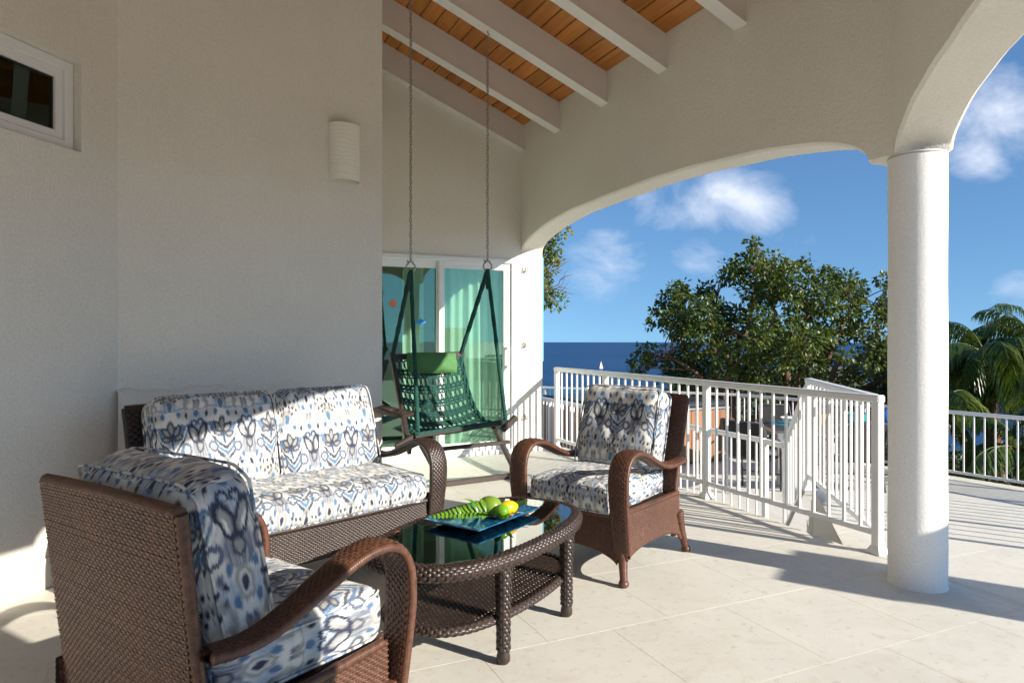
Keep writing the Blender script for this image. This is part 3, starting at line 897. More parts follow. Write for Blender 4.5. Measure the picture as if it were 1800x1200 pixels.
# room behind the sliding door
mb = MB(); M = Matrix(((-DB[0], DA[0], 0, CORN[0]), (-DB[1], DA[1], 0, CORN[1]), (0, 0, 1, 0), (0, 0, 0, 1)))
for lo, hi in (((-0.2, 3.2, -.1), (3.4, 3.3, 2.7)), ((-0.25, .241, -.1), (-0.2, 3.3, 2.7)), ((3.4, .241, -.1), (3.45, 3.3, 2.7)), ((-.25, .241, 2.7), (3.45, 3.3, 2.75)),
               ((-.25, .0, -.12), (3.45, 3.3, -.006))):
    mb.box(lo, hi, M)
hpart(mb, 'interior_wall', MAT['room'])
# sliding door
def dbox(mb, s0, s1, n0, n1, z0, z1, ch=0.004):
    mb.box((s0, n0, z0), (s1, n1, z1), M, ch)
door = MB()
dbox(door, DOOR0-.004, DOOR0+.045, -.022, .16, 0, DOORH+.004); dbox(door, DOOR1-.045, DOOR1+.004, -.022, .16, 0, DOORH+.004)
dbox(door, DOOR0+.044, DOOR1-.044, -.022, .16, DOORH-.045, DOORH+.004); dbox(door, DOOR0+.044, DOOR1-.044, -.03, .16, 0.0, 0.045)
door = hpart(door, 'sliding_door', MAT['trim'])
def dpanel(s0, s1, n0, n1, stl, str_, gt):
    mb = MB(); z0, z1 = 0.045, DOORH-.045
    dbox(mb, s0, s0+str_, n0, n1, z0, z1); dbox(mb, s1-stl, s1, n0, n1, z0, z1)
    dbox(mb, s0+str_-.001, s1-stl+.001, n0, n1, z0, z0+.09); dbox(mb, s0+str_-.001, s1-stl+.001, n0, n1, z1-.075, z1)
    p = mb.obj('door_panel', MAT['trim'], door)
    g = MB(); dbox(g, s0+str_-.006, s1-stl+.006, (n0+n1)/2-.004, (n0+n1)/2+.004, z0+.084, z1-.069, 0); return p, g.obj('pane', MAT['glass_door'], door)
dpanel(DOOR0+.046, 0.935, 0.004, 0.05, 0.055, 0.085, 0)
dpanel(0.86, DOOR1-.046, 0.06, 0.106, 0.085, 0.085, 0)
hb = MB(); s_ = DOOR0+.10
dbox(hb, s_-.012, s_+.012, -.05, -.030, 0.90, 1.16, .006); dbox(hb, s_-.008, s_+.008, -.036, .006, 0.915, 0.945, .002); dbox(hb, s_-.008, s_+.008, -.036, .006, 1.115, 1.145, .002)
hb.obj('handle', MAT['trim'], door)
door.matrix_parent_inverse = Matrix.Translation(-house.location)
# curtain inside
def curtain(s0, s1, n, label):
    P = []
    for s in np.linspace(s0, s1, 120):
        off = n + 0.028*math.sin(s*58) + 0.016*math.sin(s*23+1)
        row = []
        for z in np.linspace(0.02, 2.15, 8):
            p = CORN - DB*s + DA*(off + 0.01*math.sin(z*2+s*9)); row.append((p[0], p[1], z))
        P.append(row)
    mb = MB(); mb.grid(P); o = mb.obj('curtain', MAT['curtain'], None, True)
    return tag(o, label, 'curtain')
curtain(0.12, 0.86, 0.26, 'white curtain in soft folds behind the glass panel with the handle')
curtain(1.02, 1.26, 0.27, 'bunched white curtain behind the glass panel with the stickers')
# stickers on the fixed pane
def decal(name, pts, s, z, n, mat, label, th=0.006):
    v = []; k = len(pts)
    for dn in (n, n-th):
        for a, b_ in pts:
            p = CORN - DB*(s-a) + DA*dn; v.append((p[0], p[1], z+b_))
    mb = MB(); mb.add(v, [tuple(range(k)), tuple(range(2*k-1, k-1, -1))] + [(i, k+i, k+(i+1) % k, (i+1) % k) for i in range(k)])
    return tag(mb.obj(name, mat), label, 'sticker')
star = [((0.046 if i % 2 == 0 else 0.024)*math.cos(i*math.pi/8), (0.046 if i % 2 == 0 else 0.024)*math.sin(i*math.pi/8)) for i in range(16)]
decal('sun_sticker', star, 1.405, 1.59, 0.0785, MAT['orange'], 'orange sun shaped sticker on the sliding door glass')
fish = [(-0.06, 0.012), (-0.045, -0.004), (-0.062, -0.022), (-0.03, -0.014), (-0.012, -0.026), (0.0, -0.020), (0.010, -0.034), (0.018, -0.020), (0.045, -0.012), (0.058, 0.0), (0.043, 0.014), (0.018, 0.024), (0.004, 0.034), (-0.010, 0.024), (-0.03, 0.010)]
decal('fish_sticker', fish, 1.115, 1.405, 0.0785, MAT['decal_blue'], 'blue fish shaped sticker on the sliding door glass')
# storm-shutter brackets on the pier, turquoise shutter edge
for z in (1.985, 1.165, 0.375):
    b_ = MB(); c = CORN + DB*0.035 - DA*0.0
    b_.box((-.014, -.012, -.03), (.014, .004, .03), None, .003); b_.tube([(0.0, -.01, -.02), (0, -.045, -.018), (.0, -.05, .0), (0, -.05, .028)], .005, 6)
    b_.tube([(0.02, -.008, -.022), (0.022, -.04, -.02), (.024, -.045, .0), (0.026, -.045, .03)], .005, 6)
    o = b_.obj('shutter_hook', MAT['steel'], house, 40); o.location = (c[0]-house.location.x, c[1]-house.location.y, z); o.rotation_euler = (0, 0, math.atan2(DB[1], DB[0]))
sh = MB(); Mp = Matrix(((DB[0], DA[0], 0, CORN[0]), (DB[1], DA[1], 0, CORN[1]), (0, 0, 1, 0), (0, 0, 0, 1)))
sh.box((TH+.004, 0.03, 0.98), (TH+.034, 0.62, 2.13), Mp, .003)
for q in range(9): sh.box((TH+.033, 0.06, 1.04+q*.115), (TH+.042, 0.59, 1.12+q*.115), Mp, .002)
tag(sh.obj('storm_shutter', MAT['turq']), 'turquoise storm shutter folded back beside the white pier', 'shutter')

# ------------------------------------------------------------ railings
BAL = 0.117
bal_cache = {}
def box_mesh(name, lo, hi, mat, ch):
    key = (name, tuple(lo), tuple(hi), mat.name)
    if key not in bal_cache: bal_cache[key] = MB().box(lo, hi, None, ch).mesh(name, mat)
    return bal_cache[key]
def railing(label, p, q, z, H=0.914, posts=(), ends=(True, True), plates=True, name='railing', brk=0.10, over=(0.03, 0.03), group=None):
    p = np.array(p, float); q = np.array(q, float); L = float(np.linalg.norm(q-p)); a = math.atan2(q[1]-p[1], q[0]-p[0])
    r = empty(name, (p[0], p[1], z), a, label, 'railing', group)
    inst('top_rail', box_mesh('top_rail%.3f' % L, (-over[0], -.030, H-.045), (L+over[1], .030, H), MAT['rail'], .008), r)
    inst('bottom_rail', box_mesh('bottom_rail%.3f' % L, (0, -.019, brk), (L, .019, brk+.032), MAT['rail'], .004), r)
    ps = sorted(([0.0] if ends[0] else []) + list(posts) + ([L] if ends[1] else []))
    pm = box_mesh('post', (-.025, -.025, 0), (.025, .025, H-.044), MAT['rail'], .004)
    for s in ps:
        o = inst('post', pm, r, (s, 0, 0))
        if plates:
            pl = MB(); pl.box((-.05, -.05, 0), (.05, .05, .010), None, .003)
            pl.add([(x*w, y*w, zz) for zz, w in ((.009, .045), (.045, .0262)) for x, y in ((-1,-1),(1,-1),(1,1),(-1,1))],
                   [(0,1,5,4),(1,2,6,5),(2,3,7,6),(3,0,4,7),(4,5,6,7)])
            if 'plate' not in bal_cache: bal_cache['plate'] = pl.mesh('base_plate', MAT['rail'])
            inst('base_plate', bal_cache['plate'], o)
    bm = box_mesh('baluster', (-.0085, -.0085, brk+.03), (.0085, .0085, H-.044), MAT['rail'], .002)
    edges = [0.0] + [s for s in ps if 0 < s < L] + [L]
    for e0_, e1_ in zip(edges[:-1], edges[1:]):
        n_ = max(1, int(round((e1_-e0_)/BAL)))
        for i in range(1, n_): inst('baluster', bm, r, (e0_+(e1_-e0_)*i/n_, 0, 0))
    return r
P1 = np.array((2.118, 3.955)); PF = np.array((0.50, 7.60)); P2 = np.array((2.43, 5.58)); P3 = np.array((2.575, 6.42))
Lr = float(np.linalg.norm(P1-PF))
railing('long white metal railing along the porch edge behind the wicker armchair', PF, P1, 0, posts=(1.02, 2.50), over=(0.03, 0.03))
railing('short white railing section turning away from the round column over the stairwell', P1 + np.array((.012, .06)), P2, 0, ends=(False, True), over=(-0.0, 0.03))
# raking rail beside the steps
rk = empty('stair_railing', (P2[0], P2[1], 0), math.atan2(P3[1]-P2[1], P3[0]-P2[0]), 'white raking handrail beside the steps down from the porch', 'railing')
Ls = float(np.linalg.norm(P3-P2)); zt0, zt1 = 0.87, 0.235
MB().beam((0.02, 0, zt0-.02), (Ls, 0, zt1), .058, .045, .006).obj('top_rail', MAT['rail'], rk)
MB().beam((0.02, 0, 0.10), (Ls, 0, 0.10+zt1-zt0), .036, .032, .004).obj('bottom_rail', MAT['rail'], rk)
MB().box((Ls-.026, -.026, LOW), (Ls+.026, .026, zt1+.03), None, .004).obj('post', MAT['rail'], rk)
for i in range(1, 9):
    s = Ls*i/9; zz = zt0 + (zt1-zt0)*i/9
    MB().box((s-.0085, -.0085, zz-.78), (s+.0085, .0085, zz-.03), None, .002).obj('baluster', MAT['rail'], rk)
Q0 = np.array((0.10, 12.2)); Q1 = np.array((2.47, 6.66))
railing('white railing of the lower terrace running past the hot tub', Q0, Q1, LOW, H=0.91, posts=(1.3, 2.8, 4.45), over=(.03, .0))
MB().beam((*Q1, LOW+.885), (P3[0]-.01, P3[1], zt1-.01), .056, .045, .006).obj('easing', MAT['rail'], None)
bpy.data.objects['easing'].parent = rk
bpy.data.objects['easing'].matrix_parent_inverse = (Matrix.Translation((P2[0], P2[1], 0)) @ Matrix.Rotation(math.atan2(P3[1]-P2[1], P3[0]-P2[0]), 4, 'Z')).inverted()
fl = ['white perimeter railing of the lower terrace straight behind the hot tub', 'white perimeter railing behind the hot tub and the dining table',
      'white perimeter railing in front of the drooping palms', 'white perimeter railing at the sunny end of the lower terrace', 'white perimeter railing leading back to the house front']
fpost = [(1.4,), (1.25, 2.5), (1.6,), (), (1.6, 3.2)]
for i in range(5):
    railing(fl[i], FAR_RAIL[i], FAR_RAIL[i+1], LOW, posts=fpost[i], ends=(i == 0, True), over=(0.0, 0.0), brk=0.08)
# porch-edge railing on the sunny side and an unseen stuccoed pier added to cast the floor shadow band
railing('white railing closing the sunny side of the porch terrace', (3.74, 3.60), (4.46, 4.78), 0.0, posts=(0.50,))
pb = MB(); pb.box((-.25, -.25, 0), (.25, .25, 1.38), None, .012); pb.box((-.27, -.27, 1.378), (.27, .27, 1.44), None, .015)
pb.add([(x*.29, y*.29, 1.439) for x, y in ((-1,-1),(1,-1),(1,1),(-1,1))] + [(0, 0, 1.47)], [(0,1,4),(1,2,4),(2,3,4),(3,0,4)])
pier = pb.obj('shadow_pier', MAT['column'], None, loc=(4.54, 1.84, 0), rot=(0, 0, R(-32))); tag(pier, 'unseen square white stucco pier with capped top, added to cast a shadow band', 'pier')
# ------------------------------------------------------------ wicker
def samp(P, a, b):
    ni, nj = P.shape[:2]
    fa = np.clip(a, 0, 1)*(ni-1); fb = np.clip(b, 0, 1)*(nj-1)
    i = np.minimum(fa.astype(int), ni-2); j = np.minimum(fb.astype(int), nj-2)
    ta = (fa-i)[:, None]; tb = (fb-j)[:, None]
    return P[i, j]*(1-ta)*(1-tb) + P[i+1, j]*ta*(1-tb) + P[i, j+1]*(1-ta)*tb + P[i+1, j+1]*ta*tb
def normals(P, flip):
    da = np.gradient(P, axis=0); db = np.gradient(P, axis=1)
    n = np.cross(da, db); n /= np.linalg.norm(n, axis=2)[:, :, None] + 1e-12
    return n*flip
def weave(mb, P, La, Lb, pitch=0.0090, half=0.024, amp=0.0022, spl=8, mask=None, flip=1, lift=0.0022, fill=0.47, seed=0):
    """rows of flat strand running along a, passing over and under; P is the carrier surface"""
    P = np.asarray(P, float); N = normals(P, flip)
    rows = max(2, int(round(Lb/pitch))); ns = int(La/half*spl)+1
    a = np.linspace(0, 1, ns); rg = np.random.RandomState(seed)
    for r in range(rows):
        ph = (a*La/half + 0.5*r) % 1.0; dd = np.minimum(ph, 1-ph)
        h = amp*(0.62 + 0.38*np.sin(math.pi*ph) - 1.75*np.exp(-(dd/0.11)**2))
        lv = []
        jb = rg.uniform(-.05, .05); ha = rg.uniform(-.0004, .0004)
        for db, dh, kh in ((-fill, -0.0010, .75), (0, 0.0006, 1.0), (fill, -0.0010, .75)):
            b = np.full(ns, (r+0.5+db+jb)/rows)
            lv.append(samp(P, a, b) + samp(N, a, b)*(lift + h*kh + dh + ha)[:, None])
        v = np.stack(lv, 1).reshape(-1, 3)
        keep = np.ones(ns, bool) if mask is None else mask(a, np.full(ns, (r+0.5)/rows))
        fs = []
        for i in range(ns-1):
            if keep[i] and keep[i+1]:
                q = i*3
                fs.append((q, q+3, q+4, q+1)); fs.append((q+1, q+4, q+5, q+2))
        if flip > 0: pass
        mb.add(v, fs)
def coil(mb, path, r, pitch=0.0075, seg=8, amp=0.10, taper=None):
    """tube wrapped with strand: ringed surface"""
    path = np.asarray(path, float)
    L = np.sum(np.linalg.norm(np.diff(path, axis=0), axis=1)); n = max(8, int(L/pitch*3))
    p = smooth_path(path, n); t = np.linspace(0, L, n)
    rr = r*(1 + amp*(np.abs(np.sin(math.pi*t/pitch))-0.6))
    if taper is not None: rr = rr*np.interp(np.linspace(0, 1, n), np.linspace(0, 1, len(taper)), taper)
    mb.tube(p, rr, seg)
def arm_path(D, rec):
    return smooth_path([(D-.045+rec*.22, .535), (D-.09, .528), (min(.46, D-.16), .532), (.36, .556), (.25, .602), (.14, .642), (.055, .650), (-.010, .625), (-.046, .560), (-.050, .46), (-.036, .34), (-.018, .22), (-.004, .13)], 90)
def wave(x, y, s=0):
    return (np.sin(x*9+s)*np.sin(y*7+1.3*s) + 0.5*np.sin(x*21+2*s+y*5)*np.sin(y*17-s) + 0.3*np.sin((x+y)*33+s))/1.6
def cushion(name, parent, hx, hy, hz, r=0.045, puff=0.03, seed=0, tufts=(), loc=(0, 0, 0), rot=(0, 0, 0), uvo=(0, 0), uvs=1.0, flipv=1, wr=0.004, n=(46, 40, 12), welt=True, midseam=False):
    """boxed cushion; UV in metres, print runs on over the edges"""
    mb = MB(); uv = []
    H = np.array((hx, hy, hz)); allv = []; faces = []; base = 0
    for ax in range(3):
        for sg in (-1, 1):
            b, c = [(1, 2), (2, 0), (0, 1)][ax]
            nb, nc = n[b], n[c]
            # finer sampling towards the rounded edges
            def spread(k):
                t = np.linspace(-1, 1, k+1); return np.sign(t)*(1-(1-np.abs(t))**1.35)
            B, C = np.meshgrid(spread(nb)*H[b], spread(nc)*H[c], indexing='ij')
            p = np.zeros(B.shape+(3,)); p[..., ax] = sg*H[ax]; p[..., b] = B; p[..., c] = C
            q = p.copy()
            inner = np.clip(p, -(H-r), H-r); d = p-inner; L = np.linalg.norm(d, axis=2)[..., None]
            p = inner + d/np.maximum(L, 1e-9)*r
            X, Y, Z = p[..., 0]/hx, p[..., 1]/hy, p[..., 2]/hz
            dome = (1-np.clip(X*X, 0, 1))*(1-np.clip(Y*Y, 0, 1))
            dz = puff*np.sqrt(np.clip(dome, 0, 1))*np.sign(Z)*np.clip(np.abs(Z)*1.5, 0, 1)
            p[..., 2] += dz
            bul = 1 - np.clip(Z*Z, 0, 1)
            p[..., 0] += np.sign(X)*0.012*bul*np.clip(np.abs(X)*3-2, 0, 1)*(1-Y*Y*.8); p[..., 1] += np.sign(Y)*0.014*bul*np.clip(np.abs(Y)*3-2, 0, 1)*(1-X*X*.8)
            p[..., 2] += wr*wave(q[..., 0]*1.4, q[..., 1]*1.4, seed)*np.sign(Z)
            p[..., 0] += wr*1.2*wave(q[..., 1]*2.0, q[..., 2]*3+q[..., 0], seed+2); p[..., 1] += wr*1.2*wave(q[..., 0]*2.0, q[..., 2]*3, seed+4)
            for (tx, ty, dep) in tufts:
                rr = np.hypot(q[..., 0]-tx, q[..., 1]-ty)
                an = np.arctan2(q[..., 1]-ty, q[..., 0]-tx)
                p[..., 2] -= np.where(q[..., 2] > 0, dep*np.exp(-(rr/.055)**1.3)*(1+.35*np.cos(an*4+seed)*np.clip(rr/.05, 0, 1)), 0)
            # uv
            if ax == 2: u, v = q[..., 0], q[..., 1]
            elif ax == 1: u, v = q[..., 0], sg*(hy + (hz - q[..., 2]))
            else: u, v = sg*(hx + (hz - q[..., 2])), q[..., 1]
            U = np.stack([u*uvs+uvo[0], v*flipv*uvs+uvo[1]], 2)
            nbv, ncv = B.shape
            fl = sg > 0
            idx = np.arange(nbv*ncv).reshape(nbv, ncv)+base
            Uf = U.reshape(-1, 2)
            for i in range(nbv-1):
                for j in range(ncv-1):
                    f = (idx[i, j], idx[i+1, j], idx[i+1, j+1], idx[i, j+1])
                    if not fl: f = f[::-1]
                    faces.append(f); uv.extend(Uf[k-base] for k in f)
            allv.append(p.reshape(-1, 3)); base += nbv*ncv
    V = np.concatenate(allv)
    # merge the seams so shading runs round the edges
    key = np.round(V*20000).astype(np.int64); _, first, inv = np.unique(key, axis=0, return_index=True, return_inverse=True)
    inv = inv.ravel()
    mb.add(V[first], [tuple(int(inv[i]) for i in f) for f in faces])
    o = mb.obj(name, MAT['fabric'], parent, True, uv)
    o.location = loc; o.rotation_euler = rot
    if welt:
        for zz in (hz-0.012, -hz+0.012):
            pts = []
            for t in np.linspace(0, 2*math.pi, 121)[:-1]:
                ex = 0.16
                x = (hx+.002)*np.sign(math.cos(t))*abs(math.cos(t))**ex; y = (hy+.002)*np.sign(math.sin(t))*abs(math.sin(t))**ex
                pts.append((x, y, zz+0.004*math.sin(t*5+seed)))
            pts.append(pts[0]); w = MB(); w.tube(smooth_path(pts, 260), 0.0042, 6, cap=False)
            m_ = w.mesh('piping', MAT['fabric'], True)
            l = m_.uv_layers.new(name='UVMap'); co = np.zeros((len(m_.loops), 2))
            vv = np.array([v.co[:] for v in m_.vertices]); li = np.array([lp.vertex_index for lp in m_.loops])
            co[:, 0] = vv[li, 0]+uvo[0]; co[:, 1] = vv[li, 1]*flipv+uvo[1]; l.data.foreach_set('uv', co.ravel())
            inst('piping', m_, o)
    return o
def wicker_seat(name, label, cat, W, loc, rz, wm, backs=1, tuft=False, spl=4, seed=0, dense=1.0, Hb=0.885, D=0.66, rec=.30, tilt=17, cz=.700):
    root = empty(name, (loc[0], loc[1], 0), rz, label, cat)
    wk = MAT[wm]; core = MAT['wick_core']; hw = W/2; z1 = 0.345
    pit = 0.0086*dense; half = 0.023*dense
    def panel(pname, P, La, Lb, mask, flip, backing):
        mb = MB(); mb.v.append(np.zeros((0, 3)))
        ni, nj = P.shape[:2]
        keep = np.ones((ni, nj), bool)
        if mask is not None:
            A, B = np.meshgrid(np.linspace(0, 1, ni), np.linspace(0, 1, nj), indexing='ij'); keep = mask(A, B)
        N = normals(P, flip)
        inn = P - N*backing
        fs = []
        for i in range(ni-1):
            for j in range(nj-1):
                if keep[i, j] and keep[i+1, j] and keep[i, j+1] and keep[i+1, j+1]:
                    q = (i*nj+j, (i+1)*nj+j, (i+1)*nj+j+1, i*nj+j+1); k = ni*nj
                    fs.append(q); fs.append(tuple(x+k for x in q[::-1]))
        mb.add(np.concatenate([P.reshape(-1, 3)-N.reshape(-1, 3)*.0015, inn.reshape(-1, 3)]), fs)
        o = mb.obj(pname, core, root, True)
        w = MB(); weave(w, P, La, Lb, pit, half, 0.0022, spl, mask, flip, seed=seed)
        wo = w.obj('woven_strands', wk, o, True); wo['kind'] = 'stuff'
        w2 = MB(); weave(w2, inn, La, Lb, pit*1.8, half*1.6, 0.0024, 4, mask, -flip, seed=seed+1)
        wo = w2.obj('woven_strands', wk, o, True); wo['kind'] = 'stuff'
        return o
    # front apron with arched lower edge
    ni, nj = 60, 26
    X, Z = np.meshgrid(np.linspace(-hw+.01, hw-.01, ni), np.linspace(0.075, z1, nj), indexing='ij')
    Pf = np.stack([X, -0.012 - 0.022*((z1-Z)/z1)**2, Z], 2)
    edge = min(0.33, 0.33)
    def fm(a, b):
        x = (np.asarray(a)-.5)*2*hw; d = np.clip((hw-np.abs(x))/0.30, 0, 1); zb = 0.085 + 0.085*np.sqrt(np.clip(1-(1-d)**2, 0, 1))
        return (0.075 + (z1-.075)*np.asarray(b)) > zb
    panel('front_panel', Pf, W, z1-.075, fm, 1, .018)
    for sx in (-1, 1):
        Yg, Zg = np.meshgrid(np.linspace(0.0, D, 48), np.linspace(0.075, z1+.015, nj), indexing='ij')
        Ps = np.stack([sx*(hw + 0.006 + 0.028*((z1-Zg)/z1)**2), Yg, Zg], 2)
        def sm(a, b):
            y = np.asarray(a)*D; d = np.clip(np.minimum(y, D-y)/0.30, 0, 1); zb = 0.085 + 0.075*np.sqrt(np.clip(1-(1-d)**2, 0, 1))
            return (0.075 + (z1-.06)*np.asarray(b)) > zb
        panel('side_panel', Ps, D, z1-.06, sm, sx, .016)
    # back
    X, Z = np.meshgrid(np.linspace(-hw+.005, hw-.005, ni), np.linspace(0.10, Hb, 40), indexing='ij')
    def yb(z): return D - 0.02 + np.where(z > .3, (z-.3)*rec, 0)
    crown = 0.012*(1-(X/hw)**2)*np.clip((Z-.5)/.4, 0, 1)
    Pb = np.stack([X*(0.97+0.03*(Z/Hb)), yb(Z) + 0.012*(1-(X/hw)**2), Z + crown], 2)
    def bm_(a, b):
        x = (np.asarray(a)-.5)*2*hw; d = np.clip((hw-np.abs(x))/0.30, 0, 1); zb = 0.10 + 0.07*np.sqrt(np.clip(1-(1-d)**2, 0, 1))
        return (0.10 + (Hb-.10)*np.asarray(b)) > zb
    back = panel('back_panel', Pb, W, Hb-.10, bm_, -1, .028)
    rim = MB()
    coil(rim, [Pb[0, 0]+np.array((0, -.014, 0)), Pb[0, 14]+np.array((0, -.014, 0)), Pb[0, 28]+np.array((0, -.014, 0)), Pb[0, -1]+np.array((0, -.014, 0))], .016)
    coil(rim, [Pb[-1, 0]+np.array((0, -.014, 0)), Pb[-1, 14]+np.array((0, -.014, 0)), Pb[-1, 28]+np.array((0, -.014, 0)), Pb[-1, -1]+np.array((0, -.014, 0))], .016)
    coil(rim, [Pb[i, -1]+np.array((0, -.014, 0)) for i in (0, 15, 30, 45, 59)], .017)
    rim.obj('back_rim', wk, back, True)
    eg = MB(); q = np.linspace(-1, 1, 31)
    def zarch(dist, amp): d = np.clip(dist/.30, 0, 1); return .085 + amp*np.sqrt(np.clip(1-(1-d)**2, 0, 1))
    xs = q*(hw-.012); zs = zarch(hw-np.abs(xs), .085); coil(eg, np.stack([xs, -.012-.022*((z1-zs)/z1)**2+.007, zs], 1), .011)
    for sx in (-1, 1):
        ys = (q+1)/2*D; zs = zarch(np.minimum(ys, D-ys), .075); coil(eg, np.stack([sx*(hw+.0+.028*((z1-zs)/z1)**2), ys, zs], 1), .011)
    xs = q*(hw-.012); zs = .015+zarch(hw-np.abs(xs), .07); coil(eg, np.stack([xs*.97, np.full(31, D-.030), zs], 1), .011)
    eg.obj('skirt_edge', wk, root, True)
    # seat deck
    MB().box((-hw+.02, 0.0, z1-.035), (hw-.02, D-.03, z1-.006), None, .01).obj('seat_deck', core, root)
    rl = MB(); coil(rl, [(-hw+.03, -.014, z1-.004), (0, -.016, z1-.006), (hw-.03, -.014, z1-.004)], .014)
    for sx in (-1, 1): coil(rl, [(sx*(hw+.006), .02, z1+.012), (sx*(hw+.006), D/2, z1+.004), (sx*(hw+.006), D-.02, z1+.006)], .014)
    rl.obj('seat_rail', wk, root, True)
    # arms
    ap = arm_path(D, rec); n = len(ap)
    for sx in (-1, 1):
        xa = sx*(hw+.012)
        path = np.stack([np.full(n, xa), ap[:, 0], ap[:, 1]], 1)
        wa = np.interp(np.linspace(0, 1, n), [0, .25, .5, .7, 1], [.026, .034, .044, .046, .034])
        T = np.gradient(ap, axis=0); T /= np.linalg.norm(T, axis=1)[:, None]
        up = np.stack([T[:, 1], -T[:, 0]], 1)      # outer side of the curve
        bdy = MB(); sec = []
        Pa = np.zeros((n, 9, 3)); Pu = np.zeros((n, 9, 3))
        for j, t in enumerate(np.linspace(-1, 1, 9)):
            hgt = .013*math.sqrt(max(0, 1-(t*.82)**2))+.004
            Pa[:, j] = path + np.stack([t*wa, up[:, 0]*hgt, up[:, 1]*hgt], 1)
            Pu[:, j] = path + np.stack([t*wa, -up[:, 0]*.012, -up[:, 1]*.012], 1)
        bdy.grid(Pa); bdy.grid(Pu[:, ::-1])
        arm = bdy.obj('armrest', core, root, True)
        L = float(np.sum(np.linalg.norm(np.diff(path, axis=0), axis=1)))
        w = MB(); weave(w, Pa, L, .078, .0092*dense, half, .0020, spl, None, 1, seed=seed+3); weave(w, Pu, L, .078, .0092*dense, half, .0020, spl, None, -1, seed=seed+4)
        wo = w.obj('woven_strands', wk, arm, True); wo['kind'] = 'stuff'
        rm = MB()
        for t in (-1, 1): coil(rm, path[::3] + np.stack([t*wa[::3], 0*wa[::3], 0*wa[::3]], 1), .0135)
        rm.obj('rim', wk, arm, True)
    for sx in (-1, 1):
        for (y, dy) in ((0.0, -.03), (D-.01, .055)):
            lg = MB(); coil(lg, [(sx*(hw+.005), y, .24), (sx*(hw+.014), y+dy*.35, .14), (sx*(hw+.026), y+dy*.8, .05), (sx*(hw+.030), y+dy, .008)], .027, taper=[1.25, 1.1, .9, .78, .74])
            lg.lathe([(0, 0), (.018, 0), (.026, .008), (.027, .02), (.021, .034), (0, .036)], 12, (sx*(hw+.030), y+dy, 0))
            lg.obj('leg', wk, root, True)
    # cushions
    cushion('seat_cushion', root, hw-.048, .315-(.66-D)*.5, .074, .04, .018, seed, (), (0, .275-(.66-D)*.5, z1+.076), (R(1.5), 0, 0), (0.5*0.225 if backs == 1 else 0, 0.33+seed*.07), midseam=True, n=(46 if backs == 1 else 80, 40, 12))
    bw = (hw-.045)/backs
    tl = math.radians(tilt)
    for i in range(backs):
        x = 0 if backs == 1 else (-1+2*i)*bw
        tf = [(tx*bw*.95, ty, .030) for tx, ty in ((-.42, .04), (0, .0), (.42, .04), (-.22, .13), (.22, .13))] if tuft else []
        # local z of the cushion = its front face
        c = cushion('back_cushion', root, bw-.006, .245, .082, .055, .035, seed+5+i, tf, (x, D-.108-(.30-rec)*.2, cz), (R(90)-tl, 0, R(1.5)*(i-.5) if backs > 1 else 0), (.5*.225 + (.03*i if backs > 1 else 0), .11 + .05*seed + .12*i), wr=.006)
    return root
near_chair = wicker_seat('wicker_armchair', 'brown wicker armchair with its woven back turned outward at one end of the coffee table', 'armchair', 0.67, (-0.650, 2.205), R(146), 'wick_brown', 1, False, 9, 1, D=.60, rec=.11, tilt=12, Hb=.860, cz=.675)
right_chair = wicker_seat('wicker_armchair', 'brown wicker armchair with tufted back cushion standing beside the long white railing', 'armchair', 0.61, (0.315, 3.645), R(-38.5), 'wick_brown', 1, True, 6, 2)
sofa = wicker_seat('wicker_loveseat', 'dark wicker loveseat with two blue ikat back cushions against the stucco wall', 'loveseat', 1.34, (-0.93, 3.37), R(45), 'wick_dark', 2, False, 6, 3)

# ------------------------------------------------------------ coffee table
TB = R(58); TC = (-0.125, 2.985)
table = empty('coffee_table', (TC[0], TC[1], 0), TB, 'oval dark wicker coffee table with a glass top and lower shelf', 'table')
def oval(a, b, n, ex=2.7):
    t = np.linspace(0, 2*math.pi, n, endpoint=False)
    x = a*np.sign(np.cos(t))*np.abs(np.cos(t))**(2/2.2); y = b*np.sign(np.sin(t))*np.abs(np.sin(t))**(2/3.2)
    p = np.stack([x, y], 1); q = np.vstack([p, p[:1]]); L = np.concatenate([[0], np.cumsum(np.linalg.norm(np.diff(q, axis=0), axis=1))])
    s = np.linspace(0, L[-1], n+1)
    return np.stack([np.interp(s, L, q[:, 0]), np.interp(s, L, q[:, 1])], 1), L[-1]
TZ = 0.425
def rim_surface(a, b, z, w, h, n=160):
    o, L = oval(a, b, n); d = np.gradient(o, axis=0); d[0] = d[-1] = o[1]-o[-2]; d /= np.linalg.norm(d, axis=1)[:, None]; nn = np.stack([d[:, 1], -d[:, 0]], 1)
    prof = [(-w, -.004), (-w*.55, 0), (-w*.1, -.002), (.006, -.014), (.011, -h*.5), (.006, -h*.9), (-.012, -h)]
    P = np.zeros((n+1, len(prof), 3))
    for j, (off, dz) in enumerate(prof):
        P[:, j, :2] = o + nn*off; P[:, j, 2] = z+dz
    return P, L
P, L = rim_surface(0.575, 0.320, TZ, .042, .054)
mb = MB(); mb.grid(P); rim = mb.obj('rim', MAT['wick_core'], table, True)
w = MB(); weave(w, P, L, .108, .0120, .030, .0034, 8, None, -1, seed=9); wo = w.obj('woven_strands', MAT['wick_dark'], rim, True); wo['kind'] = 'stuff'
g, _ = oval(.538, .284, 96)
mb = MB(); mb.prism([tuple(p) for p in g[:-1]], TZ-.006, TZ+.001); mb.obj('glass_top', MAT['glass_table'], table)
